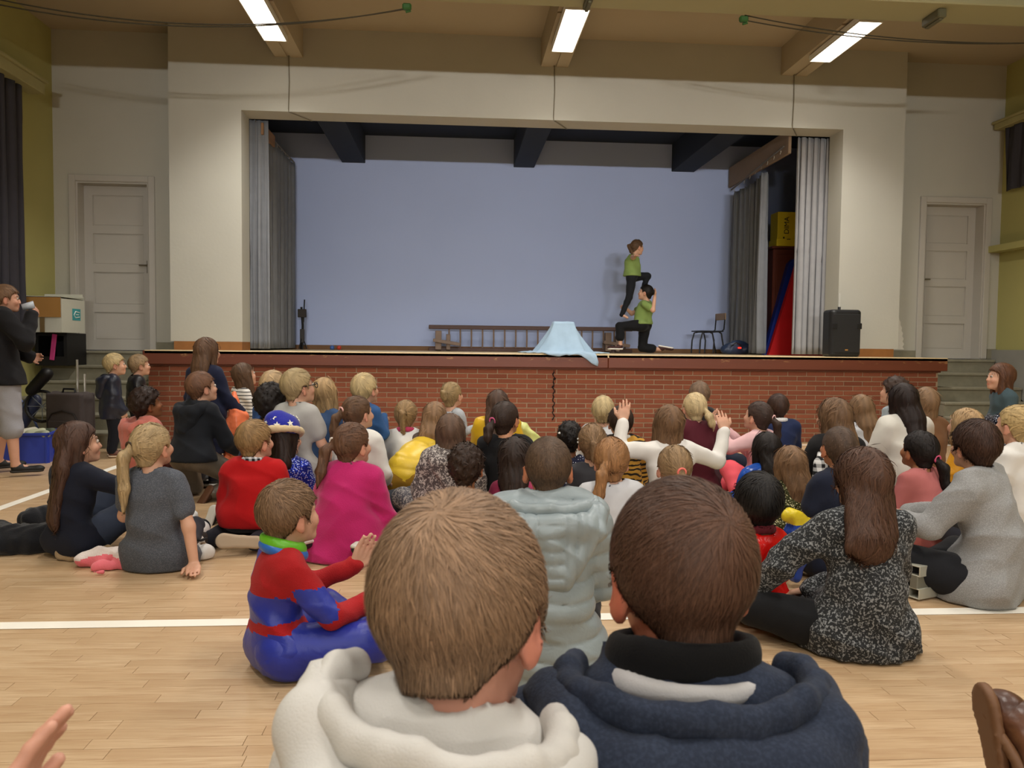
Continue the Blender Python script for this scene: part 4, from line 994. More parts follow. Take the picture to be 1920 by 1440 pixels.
# cloth over a box
t = thing('draped_cloth', 'pale blue cloth draped over a box and spilling over the stage edge', 'cloth', (1.27, 9.22, DK))
def drape():
    nA, nR = 96, 30; V = []
    for j in range(nR+1):
        for i in range(nA):
            a = 2*math.pi*i/nA; ca, sa = math.cos(a), math.sin(a)
            sq = 1/max(abs(ca)/1.25, abs(sa)/1.0); R1 = .10*sq*.92     # box top half width
            fold = .5+.5*math.sin(a*5+.6)+.25*math.sin(a*9+2)
            ext = (.38+.08*fold) if sa > -.55 else .385+.02*math.sin(a*3+1.2)+.22*math.exp(-((a-2*math.pi+.98)/.13)**2)
            ext += .10*max(0, ca)+.06*max(0, -ca)*1.4
            s = j/nR
            if s < .25: r = R1*s/.25; z = .375+.004*math.sin(a*4)
            elif s < .75:
                u = (s-.25)/.5; foot = .25+.06*fold+.06*abs(ca); r = R1+(foot-R1)*(u**1.25); z = .375*(1-u)**1.05*(1-.0*u)+.012; r += .018*math.sin(a*7+u*2)*u
            else:
                u = (s-.75)/.25; foot = .25+.06*fold+.06*abs(ca)+.018*math.sin(a*7+2); r = foot+(ext-foot)*u; z = .012+.014*(1-u)*fold+.008*abs(math.sin(a*11+u*4))
            x, y = ca*r, sa*r*.9; lim = 8.892-9.22
            if y < lim: e = lim-y; y = lim-.012-.02*min(1, e*5)*(.5+.5*math.sin(a*12)); z = z-e*1.0
            V.append((x, y, z))
    F = [(j*nA+i, j*nA+(i+1) % nA, (j+1)*nA+(i+1) % nA, (j+1)*nA+i) for j in range(1, nR) for i in range(nA)]
    F += [(0*nA+i, 0*nA+(i+1) % nA, nA+(i+1) % nA, nA+i) for i in range(nA)]
    return V, F
V, F = drape(); F = [f[::-1] for f in F]
o = link('cloth', rawmesh('cloth', V, F), cloth('#93aabd', 'plain'), t); md = o.modifiers.new('s', 'SOLIDIFY'); md.thickness = .005
# chair
t = thing('chair', 'small school chair with wooden back and black tube legs by the side curtain', 'chair', (3.72, 11.4, DK), math.radians(6))
m_blk = plain('black_tube', '#141417', .4); m_seat = plain('chair_ply', '#5d5348', .5)
q = MB(); q.box((-.19, -.17, .325), (.17, .17, .342), .006); q.obj('seat', plain('dark_seat', '#23262e', .5), t)
q = MB(); q.box((.185, -.17, .50), (.203, .17, .60), .006); q.obj('backrest', plain('chair_back', '#8a7258', .5), t)
for s in (-.15, .15):
    q = MB(); q.tube([(-.19, s, .01), (-.18, s, .2), (-.15, s, .31), (-.08, s, .325), (.10, s, .325), (.14, s, .30), (.17, s, .15), (.20, s, .01)], .011, 6); q.obj('leg', m_blk, t)
    q = MB(); q.tube([(.0, s, .32), (.14, s, .33), (.18, s, .36), (.195, s, .58)], .010, 6); q.obj('back_tube', m_blk, t)
    q = MB(); q.tube([(.02, s, .01), (.03, s, .2), (.0, s, .31)], .010, 6); q.obj('leg', m_blk, t)
# bag with a red lamp
t = thing('bag', 'dark blue soft bag with a tiny red light beside the school chair', 'bag', (4.02, 11.1, DK))
s = S(.06); s.c((-.14, 0, .07), (.14, 0, .08), .075, .09); s.e((.02, 0, .14), (.11, .09, .07)); s.post.append(lambda p, d: np.maximum(d-wrinkle(p, .010, 3), .003-p[:, 2])); solid('bag_body', s, .016, cloth('#26344f', 'nylon'), t)
q = MB(); q.tube([(-.08, -.08, .12), (-.02, -.11, .17), (.06, -.09, .13)], .008, 6); q.obj('strap', m_blk, t)
q = MB(); q.box((.01, -.125, .085), (.055, -.10, .105), .006); q.obj('red_light', plain('red_led', '#ff2418', .4, emis=('#ff2a1a', 3.)), t)
# mats
def prism(name, poly, y0, y1, mat, lab, cat, group=None):
    q = MB(); n = len(poly); q.add([(a, y0, b) for a, b in poly]+[(a, y1, b) for a, b in poly], [list(range(n)), [2*n-1-i for i in range(n)]]+[(i, n+i, n+(i+1) % n, (i+1) % n) for i in range(n)])
    return tag(q.obj(name, mat), lab, cat, group)
prism('gym_mat', [(4.33, DK), (5.1, DK), (5.1, 2.55), (4.76, 2.5)], 10.62, 10.70, plain('red_vinyl', '#c21d22', .4), 'red gym mat leaning on edge behind the front curtain', 'mat')
prism('gym_mat', [(4.34, DK), (5.15, DK), (5.15, 2.30), (4.72, 2.36), (4.66, 2.30)], 10.80, 10.90, plain('blue_vinyl', '#1d2f86', .4), 'blue gym mat leaning behind the red gym mat', 'mat')
t = thing('cabinet', 'old brown wooden cabinet in the dark wing under the yellow box', 'cabinet', (4.86, 11.12, DK)); m_cab = plain('cabinet_wood', '#5e2c1c', .45, var=.2)
q = MB(); q.box((-.38, -.2, 0), (.45, .25, 1.50), .01); q.obj('body', m_cab, t); q = MB(); q.box((-.41, -.23, 1.50), (.48, .27, 1.535), .01); q.obj('top', m_cab, t)
q = MB(); q.box((-.34, -.215, .1), (.03, -.2, 1.42), .006); q.obj('door', m_cab, t); q = MB(); q.box((.05, -.215, .1), (.42, -.2, 1.42), .006); q.obj('door', m_cab, t)
t = thing('carton', 'yellow cardboard box lettered DIMA standing on the cabinet in the dark wing', 'box', (4.66, 10.97, DK+1.536))
q = MB(); q.box((-.13, -.06, 0), (.30, .2, .48), .004); q.obj('carton_body', plain('yellow_card', '#e6c820', .6, var=.05), t)
q = MB(); q.box((-.145, -.075, 0), (.32, .21, .10), .004); q.obj('tray', plain('yellow_card', '#e6c820', .6, var=.05), t)
def text(body, size, loc, rot, mat, parent, name='lettering', ext=.001):
    c = bpy.data.curves.new(name, 'FONT'); c.body = body; c.size = size; c.extrude = ext; c.align_x = 'CENTER'; c.align_y = 'CENTER'
    tmp = bpy.data.objects.new(name, c); COL.objects.link(tmp); bpy.context.view_layer.update(); me = bpy.data.meshes.new_from_object(tmp); bpy.data.objects.remove(tmp)
    o = link(name, me, None, parent, loc); me.materials.clear(); me.materials.append(mat); o.rotation_euler = rot; return o
text('DIMA', .10, (.0, -.063, .29), (math.radians(90), math.radians(-90), 0), plain('print_black', '#17140d', .6), t)
q = MB(); q.box((-.05, -.064, .105), (-.03, -.0605, .13)); q.box((.0, -.078, .09), (.05, -.0755, .10)); q.obj('printed_mark', plain('print_black', '#17140d', .6), t)
# loudspeaker
t = thing('loudspeaker', 'black plastic loudspeaker standing at the end of the stage', 'speaker', (4.63, 9.20, DK)); m_pl = plain('black_plastic', '#151517', .5); m_gr = NT('grille'); vo = m_gr.n('ShaderNodeTexVoronoi'); vo.inputs['Scale'].default_value = 220; m_gr.l(m_gr.obj(), vo.inputs['Vector']); m_gr.col(lin('#0b0b0c')); m_gr.val(Roughness=.6); m_gr.bump(vo.outputs['Distance'], .5, .003); m_gr = m_gr.m
def rbox(name, w, d, h, r, mat, par, z0=0, y0=0, taper=0.):
    V = []; n = 6
    def ring(z, ins):
        out = []
        for cx, cy, a0 in ((w/2-r, d/2-r, 0), (-w/2+r, d/2-r, 90), (-w/2+r, -d/2+r, 180), (w/2-r, -d/2+r, 270)):
            for k in range(n): a = math.radians(a0+90*k/(n-1)); tp = 1-taper*(cy+r*math.sin(a) > 0); out.append(((cx+(r-ins)*math.cos(a))*tp, cy+(r-ins)*math.sin(a)+y0, z))
        return out
    rs = [(z0, .03), (z0+.012, .01), (z0+.03, 0), (z0+h-.03, 0), (z0+h-.012, .01), (z0+h, .03)]; N = 4*n
    for z, i in rs: V += ring(z, min(i, r*.9))
    q = MB(); q.add(V, [(j*N+k, j*N+(k+1) % N, (j+1)*N+(k+1) % N, (j+1)*N+k) for j in range(5) for k in range(N)]+[list(range(N))[::-1], [5*N+k for k in range(N)]]); return q.obj(name, mat, par)
rbox('cabinet_shell', .385, .30, .56, .06, m_pl, t, taper=.12)
q = MB(); q.box((-.165, -.158, .05), (.165, -.148, .505), .004); q.obj('grille', m_gr, t)
for s in (-1, 1): q = MB(); q.box((s*.15-.03, -.166, .33), (s*.15+.03, -.150, .40), .006); q.obj('port', m_blk, t)
q = MB(); q.box((-.018, -.161, .075), (.018, -.157, .09), .001); q.obj('badge', plain('badge_gold', '#a9793a', .4), t)
q = MB(); q.tube([(0, .05, .55), (.0, .05, .60)], .018, 8); q.obj('pole_socket', m_blk, t)
q = MB(); q.tube([(4.70, 9.386, 1.60), (4.702, 9.386, 1.70), (4.70, 9.386, 1.79)], .004, 5); tag(q.obj('wall_cable', plain('white_cable', '#dcdad4', .5)), 'short white cable clipped to the wall above the loudspeaker', 'cable')
t = thing('music_stand', 'thin dark folded music stand at the end of the side curtain', 'stand', (-2.22, 11.75, DK))
q = MB(); q.tube([(0, 0, 0), (.01, 0, .35), (-.01, 0, .62)], .018, 6); q.tube([(.02, 0, .4), (.035, 0, .73)], .010, 6); q.obj('pole', m_blk, t)
q = MB(); q.box((-.06, -.03, .47), (.06, .02, .59), .006); q.obj('clamp_box', plain('umber', '#2e2822', .7), t)
for a in (0, 2.1, 4.2): q = MB(); q.tube([(0, 0, .2), (.07*math.cos(a), .07*math.sin(a), .01)], .009, 6); q.obj('leg', m_blk, t)
q = MB(); q.box((-.03, -.02, .1), (.03, .03, .3), .008); q.obj('cloth_wrap', plain('grey_wrap', '#3c3a3a', .8), t)
for x, c, nm in ((-1.78, '#3b5f9e', 'blue'), (-1.68, '#b5391f', 'red')):
    V, F = polyg(S().e((0, 0, .034), (.034, .034, .034)), (-.034, -.034, 0), (.034, .034, .068), .009); o = link('ball', rawmesh('ball', V, F), plain('ball'+nm, c, .4), None, (x, 11.7, DK)); tag(o, 'small %s ball on the stage floor near the music stand' % nm, 'ball')
# ---------------------------------------------------------------- things by the steps
m_card = plain('cardboard', '#a5793f', .85, var=.08); m_wcard = plain('white_card', '#c6c6b8', .7, var=.06)
t = thing('cardboard_box', 'open white cardboard box with brown flap and turquoise logo on a black crate', 'box', (-4.465, 9.22, 1.195))
q = MB()
for a in ((-.20, -.27, 0, -.193, .27, .40), (.193, -.27, 0, .20, .27, .37), (-.193, -.27, 0, .193, -.263, .38), (-.193, .263, 0, .193, .27, .42), (-.193, -.263, 0, .193, .263, .008)): q.box(a[:3], a[3:])
q.obj('box_body', m_wcard, t)
q = MB(); q.box((-.2, -.29, .17), (.2, -.283, .385), .0, Matrix.Rotation(.02, 4, 'X')); q.obj('flap', m_card, t)
q = MB(); q.box((-.21, .20, .40), (.21, .207, .44)); q.box((-.205, -.29, .385), (.205, .21, .391)); q.obj('flap', m_wcard, t)
q = MB(); q.box((-.02, -.292, .0), (.03, -.288, .16), .001); q.obj('tape_strip', plain('brown_tape', '#6f5b39', .5), t)
q = MB(); q.box((.2005, -.03, .14), (.203, .16, .27), .0); q.obj('logo', plain('turquoise_print', '#3f9aa0', .6), t)
q = MB(); q.tube([(.204, .13, .23), (.204, .04, .24), (.204, .0, .20), (.204, .04, .17), (.204, .13, .18)], .006, 5); q.tube([(.204, .11, .205), (.204, .05, .205)], .005, 5); q.obj('logo_mark', plain('logo_white', '#e6ebe6', .6), t)
t = thing('crate', 'black plastic crate under the cardboard box on the steps', 'crate', (-4.46, 9.35, .8285)); m_bc = plain('black_crate', '#100f11', .5)
q = MB()
for a in ((-.17, -.24, 0, .17, .22, .012), (-.17, -.24, .012, -.158, .22, .36), (.158, -.24, .012, .17, .22, .36), (-.158, .208, .012, .158, .22, .36), (-.158, -.24, .012, .158, -.228, .10), (-.17, -.245, .33, .17, -.228, .362)): q.box(a[:3], a[3:])
q.obj('crate_body', m_bc, t)
for x in (-.158, .135): q = MB(); q.box((x, -.24, .1), (x+.023, -.228, .33)); q.obj('corner_post', m_bc, t)
q = MB(); q.box((-.02, -.262, .07), (.03, -.247, .36), .004, Matrix.Rotation(.12, 4, 'Y')); tag(q.obj('sash', cloth('#c2407f'), None, loc=(-4.46, 9.35, .82)), 'bright pink sash hanging from the black crate', 'sash')
t = thing('suitcase', 'grey brown wheeled suitcase with handle pulled up beside the steps', 'suitcase', (-3.74, 8.0, .0), math.radians(-14)); m_su = cloth('#4b4341')
s = S(.03); s.c((-.17, 0, .12), (-.17, 0, .55), .055); s.c((.17, 0, .12), (.17, 0, .55), .055); s.c((-.17, 0, .12), (.17, 0, .12), .055); s.c((-.17, 0, .55), (.17, 0, .55), .055)
s.post.append(lambda p, d: np.minimum(d, np.maximum.reduce([np.abs(p[:, 0])-.17, np.abs(p[:, 2]-.335)-.24, np.abs(p[:, 1])-.085])-.02)); s.lo[1] = -.12; s.hi[1] = .12
solid('shell', s, .013, m_su, t)
q = MB(); q.tube([(-.17, -.11, .10), (-.17, -.112, .32), (-.12, -.114, .40), (0, -.115, .43), (.12, -.114, .40), (.17, -.112, .32), (.17, -.11, .10), (-.17, -.11, .10)], .007, 6); q.obj('pocket_zip', plain('zip', '#2a2524', .6), t)
q = MB(); q.box((-.165, -.116, .10), (.165, -.10, .33), .008); q.obj('front_pocket', m_su, t)
q = MB(); q.tube([(-.07, -.02, .60), (-.06, -.02, .635), (.06, -.02, .635), (.07, -.02, .60)], .010, 6); q.obj('carry_handle', m_blk, t)
for x in (.02, .10): q = MB(); q.tube([(x, .07, .55), (x, .07, .92 if x < .05 else .78)], .011, 6); q.obj('telescopic_tube', plain('alu', '#a9a79e', .4, .6), t)
for x in (-.16, .16): q = MB(); q.tube([(x-.015, .05, .035), (x+.015, .05, .035)], .034, 12); q.obj('wheel', m_blk, t)
t = thing('plastic_crate', 'blue plastic crate filled with pale shoes on the floor beside the suitcase', 'crate', (-3.93, 7.50, 0), math.radians(9)); m_bl = plain('blue_plastic', '#3346ad', .4)
q = MB()
for a in ((-.26, -.19, 0, .26, .19, .012), (-.26, -.19, .012, -.25, .19, .27), (.25, -.19, .012, .26, .19, .27), (-.25, -.19, .012, .25, -.18, .27), (-.25, .18, .012, .25, .19, .27)): q.box(a[:3], a[3:])
q.obj('crate_body', m_bl, t)
q = MB(); q.box((-.275, -.205, .25), (.275, -.19, .275), .003); q.box((-.275, .19, .25), (.275, .205, .275), .003); q.box((.26, -.205, .25), (.275, .205, .275), .003); q.box((-.275, -.205, .25), (-.26, .205, .275), .003); q.obj('rim', m_bl, t)
for x in (-.255, .24): q = MB(); q.box((x, -.197, .0), (x+.015, -.19, .25)); q.obj('rib', m_bl, t)
for y in (-.17, -.03, .12): q = MB(); q.box((.26, y, .0), (.268, y+.012, .25)); q.obj('rib', m_bl, t)
for i, (x, y, a, c) in enumerate(((.05, .02, .5, '#b8bba0'), (.17, -.06, -.6, '#9da38c'), (-.05, .08, .9, '#c9c6b4'), (.12, .1, -.2, '#4d5648'))):
    s = S(.02); s.c((0, 0, 0), (.1*math.cos(a), .1*math.sin(a), .02), .05, .042); V, F = polyg(s, s.lo, s.hi, .012)
    o = link('slipper', rawmesh('slipper', V, F), plain('slip'+c, c, .7), None, (-3.93+x, 7.50+y, .235)); tag(o, ['pale olive slipper at the middle of the blue crate', 'grey green slipper at the near edge of the blue crate', 'cream slipper at the back of the blue crate', 'dark green slipper lying across the blue crate'][i], 'slipper', 'slippers in the blue crate')
t = thing('pushchair', 'folded dark pushchair leaning behind the blue crate', 'pushchair', (-4.22, 8.02, 0))
for i, (x, z) in enumerate(((-.16, .13), (.20, .46))):
    q = MB(); n = 20; R = .13 if i == 0 else .15; q.tube([(x+R*math.cos(2*math.pi*k/n), 0, z+R*math.sin(2*math.pi*k/n)) for k in range(n+1)], .016, 6, False); w = q.obj('wheel', m_blk, t)
    q = MB()
    for k in range(4): q.tube([(x-R*math.cos(k*.785), 0, z-R*math.sin(k*.785)), (x+R*math.cos(k*.785), 0, z+R*math.sin(k*.785))], .004, 5)
    o = q.obj('spokes', plain('spoke', '#8b94a0', .4, .5), w)
q = MB(); q.tube([(-.2, .03, .1), (0, .03, .45), (.22, .03, .72)], .013, 6); q.tube([(-.1, .08, .62), (.1, .06, .3), (.2, .05, .05)], .012, 6); q.obj('frame', plain('frame_blue', '#4a5a86', .4, .3), t)
s = S(.04); s.c((.12, -.03, .62), (.26, -.03, .78), .055, .06); V, F = polyg(s, s.lo, s.hi, .015); link('grip', rawmesh('grip', V, F), plain('grip_black', '#0d0d0f', .5), t)
s = S(.05); s.c((-.08, .06, .25), (.08, .08, .5), .09, .08, (1, 1.5, 1)); V, F = polyg(s, s.lo, s.hi, .02); link('seat', rawmesh('seat', V, F), cloth('#2e3550', 'nylon'), t)
# bench under the two boys closest to the camera, only its seat height matters to them
t = thing('gym_bench', 'low wooden gym bench under the two boys closest to the camera', 'bench', (.16, .80, 0), math.radians(24)); m_bw = plain('bench_wood', '#b58a52', .45, var=.15, nsc=9)
q = MB(); q.box((-.95, -.13, .215), (.95, .13, .25), .008); q.obj('seat', m_bw, t)
for x in (-.7, .7): q = MB(); q.box((x-.03, -.11, .0), (x+.03, .11, .215), .006); q.obj('leg', m_bw, t)
# garments and things lying on the floor
def heap(name, label, cat, prims, mat, h=.012, wr=.007, k=.03, seed=1, loc=(0, 0, 0), parent=None, mi=None):
    s = S(k)
    for p in prims: s.c(*p)
    s.post.append(lambda p, d: np.maximum(d-wrinkle(p, wr, seed)-f4(wr*.5)*np.sin(p[:, 0]*70+3*np.sin(p[:, 1]*50)), .003-p[:, 2])); s.lo -= .012; s.hi += .012
    o = solid(name, s, h, mat, parent, mi=mi); o.location = loc
    if label: tag(o, label, cat)
    return o
def G(x, y, z=0.): return atZ(x, y, z)
gx = lambda x, y: G(x, y)[:2]
# ---------------------------------------------------------------- the two performers
PY = 10.8
def LP(x, y, dy=0.): p = atY(x, y, PY); return V3(p[0], dy, p[2]-DK)      # local to (0, PY, DK): x, depth offset, height
Jt = dict(k=.92, hs=.92, kind='stand', S=1.4, curl=[.2, .2])
def pt(x, y, dy=0.): return LP(x, y, dy)
Jt.update(head=pt(1195, 464), HM=rotz(math.radians(-72))@rotx(-.12), neck=pt(1188, 481), chest=pt(1186, 492), waist=pt(1186, 503), pel=pt(1185, 518),
  sh=[pt(1184, 484, -.10), pt(1188, 484, .10)], el=[pt(1181, 486, -.24), pt(1192, 490, .24)], wr=[pt(1180, 485, -.38), pt(1196, 492, .38)], hd=[V3(-.1, -1, 0), V3(.1, 1, 0)], hn=[V3(0, 0, -1)]*2,
  hip=[pt(1183, 518, -.05), pt(1188, 518, .06)], kn=[pt(1178, 558, -.05), pt(1216, 517, .06)], an=[pt(1165, 590, -.03), pt(1208, 541, .06)], td=[V3(1, -.3, -.2), V3(.6, 0, -1)], sn=[V3(0.2, 0, 1), V3(1, 0, .6)])
Jt['adult'] = 1
PX = 2.15; base = (PX, PY, DK)
def shift(J):
    o = V3(PX, 0, 0)
    for k_, v_ in J.items():
        if k_ in ('head', 'neck', 'chest', 'waist', 'pel'): J[k_] = v_-o
        elif k_ in ('sh', 'el', 'wr', 'hip', 'kn', 'an'): J[k_] = [q_-o for q_ in v_]
shift(Jt); rt = person('girl acrobat in green top and black leggings standing on the kneeling partner', Jt, base, 0, hair=('pony', '#5a4028', dict(L=.16, tie=(0, -.10, .04))), top=dict(col='#7b9150', sleeve='none', th=.006, hem='skirt', len=.0, wr=.002, flare=.115),
       legs=dict(col='#15171d', name='leggings', th=.002), shoes=None, vox=.0115, eyes=True, n_str=350, seed=91)
Jb = dict(k=.98, hs=.98, kind='stand', S=1.2, adult=1, curl=[.3, .3])
Jb.update(head=pt(1210, 549), HM=rotz(math.radians(68))@rotx(.12), neck=pt(1212, 566), chest=pt(1210, 578), waist=pt(1206, 592), pel=pt(1205, 608),
  sh=[pt(1204, 571, -.13), pt(1216, 571, .13)][::1], el=[pt(1217, 583, -.22), pt(1190, 587, .18)], wr=[pt(1221, 557, -.20), pt(1177, 578, .10)], hd=[V3(.15, -.1, 1), V3(-.9, -.2, .3)], hn=[V3(-1, 0, 0), V3(0, -1, 0)],
  hip=[pt(1200, 610, -.07), pt(1212, 610, .07)], kn=[pt(1160, 612, -.08), pt(1206, 652, .07)], an=[pt(1161, 648, -.08), pt(1240, 655, .07)], td=[V3(-.9, -.2, 0), V3(1, 0, -.15)], sn=[V3(0, 0, 1), V3(.1, 0, -1)])
shift(Jb); rb_ = person('woman acrobat in green shirt and black trousers kneeling on one knee on the stage', Jb, base, 0, hair=('bun', '#17120f', dict(tie=(0, -.10, .02))), top=dict(col='#7b9150', sleeve='short', th=.010, wr=.003, hem='skirt', len=.0, flare=.13),
       legs=dict(col='#0f1013', th=.008, cut=.55), shoes=('#3a1c18', '#e9e6df'), vox=.0115, eyes=True, seed=92)
for r_ in (rt, rb_): r_['category'] = 'person'

# ---------------------------------------------------------------- children on the floor
N_ = dict
# back rows, suitcase side first
kid('toddler in navy coat with striped hem standing nearest the suitcase', 216, 665, 40, 'stand', ('short', '#b79f6c'), turn=62, look=5, pitch=4, Wm=.203, hs=.95, eyes=True,
    top=N_(col='#161b2c', pat='nylon', th=.028, hem='skirt', len=.12, flare=.16, hood='down'), legs=N_(col='#15171f'), shoes=('#5a3526', '#cdb9a0'))
kid('toddler in black body warmer with pale blue sleeve standing behind the one in navy', 262, 667, 39, 'stand', ('short', '#8d7350'), turn=60, pitch=4, Wm=.206, hs=.95, eyes=True,
    top=N_(col='#101014', pat='nylon', th=.026), legs=N_(col='#15171f'), shoes=('#5a3526', '#cdb9a0'))
kid('small child with dark curly hair and salmon pink jacket in front of the toddlers', 276, 733, 50, 'cross', ('curly', '#2a1a12', N_(L=.1)), turn=40, look=15, skin='#8a5a3c', top=N_(col='#b8675a', pat='fleece', th=.026, hood='down'), legs=N_(col='#3a3a44'))
kid('tall girl with long straight brown hair in navy dress standing by the stage', 389, 635, 47, 'stand', ('long', '#5c412c', N_(L=.30)), turn=22, Wm=.19, k=1.0, top=N_(col='#171c33', hem='skirt', len=.3, flare=.16), legs=N_(col='#1b1d29', name='leggings', th=.004),
    J=lambda j: dict(el=[j['sh'][0]+V3(-.04, .02, -.2), j['sh'][1]+V3(.06, .03, -.2)], wr=[j['sh'][0]+V3(.0, .14, -.33), j['sh'][1]+V3(.12, .14, -.30)]))
kid('girl in black and white striped shirt with brown shoulder length hair', 458, 682, 42, 'kneelup', ('bob', '#5b432f', N_(L=.17)), turn=50, look=0, Wm=.2, eyes=True, top=N_(col='#e6e4de', pat='stripes', col2='#1b1b20', th=.012), legs=N_(col='#2b2e3c'))
kid('blond child half hidden behind the boy with dark curly hair', 514, 698, 46, 'kneelup', ('short', '#a98c62'), turn=20, top=N_(col='#2f4f86'), legs=N_(col='#23242c'))
kid('boy in pale grey T-shirt and dark glasses kneeling up by the stage', 560, 695, 52, 'kneelup', ('short', '#a08a5e'), turn=25, look=28, Wm=.172, eyes=True, k=.98, top=N_(col='#a7a6a2', sleeve='short', th=.018), legs=N_(col='#6d7484'),
    J=lambda j: dict(wr=[j['el'][0]+V3(.02, .12, -.12), j['el'][1]+V3(.03, .12, -.14)]))
kid('boy with thick dark curly hair in dark blue shirt behind the red jumper', 513, 727, 58, 'kneelup', ('curly', '#1d1613'), turn=25, look=20, skin='#9a6a4c', k=.95, top=N_(col='#1b2544', th=.016), legs=N_(col='#181b28'),
    lean=(.10, .02))
kid('child with tousled blond bob in denim blue top by the stage', 609, 710, 48, 'kneelup', ('bob', '#a9895a', N_(L=.15)), turn=10, look=5, Wm=.185, top=N_(col='#33496b', pat='denim'), legs=N_(col='#3d5475', pat='denim'))
kid('blond boy in blue jumper kneeling up close to the brick stage front', 685, 703, 45, 'kneelup', ('short', '#b59d6c'), turn=25, look=10, eyes=True, top=N_(col='#2f5486', coll=('#2f5486',)), legs=N_(col='#2b3040'),
    J=lambda j: dict(wr=[j['sh'][0]+V3(.07, .17, -.06), j['sh'][1]+V3(-.03, .17, -.03)]))
kid('girl in white spotted top with brown ponytail beside the blue jumper boy', 672, 745, 50, 'cross', ('pony', '#5b4029', N_(L=.17, side=-.05, tie=(-.02, -.1, .045), band='#d8a8a0')), turn=25, look=20, k=1.05, top=N_(col='#d9d7d0', th=.020), legs=N_(col='#33353c'))
kid('girl in white top with one thick blond plait down her back', 762, 752, 43, 'cross', ('braid', '#8d6f45', N_(L=.17, tie=(-.0, -.105, .055))), turn=5, look=6, k=1.0, top=N_(col='#d6d5d1', th=.014, coll=('#b23a5c',)), legs=N_(col='#2c2e38'))
kid('girl with long light brown hair falling sideways behind the yellow padded jacket', 815, 755, 52, 'cross', ('long', '#866646', N_(L=.27, side=-.09)), turn=5, tilt=6, Wm=.199, top=N_(col='#5d4f47', th=.016), legs=N_(col='#3a3330'))
kid('girl in pale grey top with pinned up blond plait close to the brick wall', 848, 718, 37, 'kneelup', ('braid', '#92784d', N_(L=.06, tie=(0, -.105, .06))), turn=25, look=10, Wm=.163, top=N_(col='#a3a7ab'), legs=N_(col='#3c4150'),
    J=lambda j: dict(wr=[j['sh'][0]+V3(.05, .2, -.1), j['sh'][1]+V3(.05, .17, -.12)]))
kid('child in fluffy grey and cream flecked cardigan with brown bob', 845, 778, 58, 'cross', ('bob', '#5f4736', N_(L=.14)), turn=-5, look=8, k=1.12, top=N_(col='#57504f', pat='leopard', col2='#b7afa8', th=.026, hood='down', wr=.006), legs=N_(col='#4b4a50', pat='leopard', col2='#9b958f'))
kid('boy with short dark curly hair in plain black T-shirt', 876, 838, 62, 'cross', ('curly', '#33231a', N_(vol=-.008)), turn=5, look=14, Wm=.168, skin='#a5724f', top=N_(col='#121214', sleeve='short', th=.016), legs=N_(col='#1a1b20'))
kid('girl in bright yellow jacket with long straight brown hair by the stage', 934, 733, 47, 'cross', ('long', '#4e382b', N_(L=.26, side=-.02)), turn=12, Wm=.19, k=1.12, top=N_(col='#d2a81d', th=.020, pat='nylon'), legs=N_(col='#2b2c33'))
kid('girl in black top with dark ponytail and pink band', 949, 755, 53, 'cross', ('pony', '#33241c', N_(L=.13, side=-.03, tie=(-.03, -.1, .015), band='#c4557c')), turn=8, look=26, k=1.1, Wm=.174, skin='#b98360', top=N_(col='#111113', th=.014), legs=N_(col='#16171c'))
kid('dark haired girl with a touch of pink half hidden by the grey puffer coat', 966, 822, 67, 'cross', ('long', '#2c1f19', N_(L=.22)), turn=10, skin='#8a5a3c', Wm=.185, top=N_(col='#8e2d4c'), legs=N_(col='#22232a'))
kid('small girl with black braids and white beads in navy dotted dress', 1068, 793, 46, 'cross', ('curly', '#17110e', N_(vol=-.012, beads=((-.07, -.05, .05, '#e8e6e0'), (.075, -.04, .05, '#e8e6e0'), (-.05, -.07, -.05, '#d9d7d0')))), turn=2, Wm=.165, skin='#6b432c', top=N_(col='#1c2038', pat='dots', col2='#c9cad4', hem='dress', flare=.2), legs=N_(col='#1c2038'))
kid('girl with light brown plait and white hair clip in dark grey top', 1111, 797, 54, 'cross', ('braid', '#7c5f3f', N_(L=.14, tie=(.01, -.105, .03), beads=((-.075, -.03, .03, '#e6e4dc'), (-.075, -.03, .01, '#e6e4dc')))), turn=-3, look=12, top=N_(col='#37373b'), legs=N_(col='#2c2d33'))
kid('small blond boy in white shirt behind the boy in tiger vest', 1131, 745, 45, 'cross', ('short', '#b6a070', N_(len=1.3)), turn=10, Wm=.180, top=N_(col='#cfd2d6'), legs=N_(col='#39405a'), k=1.0)
kid('dark haired boy wearing a black and gold tiger striped vest over white', 1163, 764, 46, 'cross', ('short', '#33241b'), turn=-6, k=1.08, top=N_(col='#b98a35', pat='tiger', col2='#1e150c', th=.024, coll=('#d9d6ce',)), legs=N_(col='#a8762c', pat='tiger', col2='#1e150c'))
kid('girl with gingery blond ponytail in pale grey blouse in front of the tiger vest', 1147, 825, 67, 'cross', ('pony', '#94683c', N_(L=.20, side=-.045, tie=(-.035, -.1, .02), vol=.003)), turn=-2, look=10, k=1.08, Wm=.172, top=N_(col='#bcbdc0', th=.014), legs=N_(col='#42454f'))
kid('girl in white long sleeved top raising both arms', 1254, 763, 57, 'cross', ('bob', '#6f5135', N_(L=.15, vol=.002)), turn=-3, k=1.12, Wm=.18, top=N_(col='#d8d5cf', th=.013), legs=N_(col='#3b3c46'),
    J=lambda j: dict(el=[j['sh'][0]+V3(-.17, .06, -.0), j['sh'][1]+V3(.19, .05, -.07)], wr=[j['sh'][0]+V3(-.135, .10, .17), j['sh'][1]+V3(.25, .10, .11)], hd=[V3(.15, .1, 1), V3(-.15, .15, 1)], hn=[V3(0, 1, 0), V3(0, 1, 0)], curl=[.12, .25]), fing=1.1)
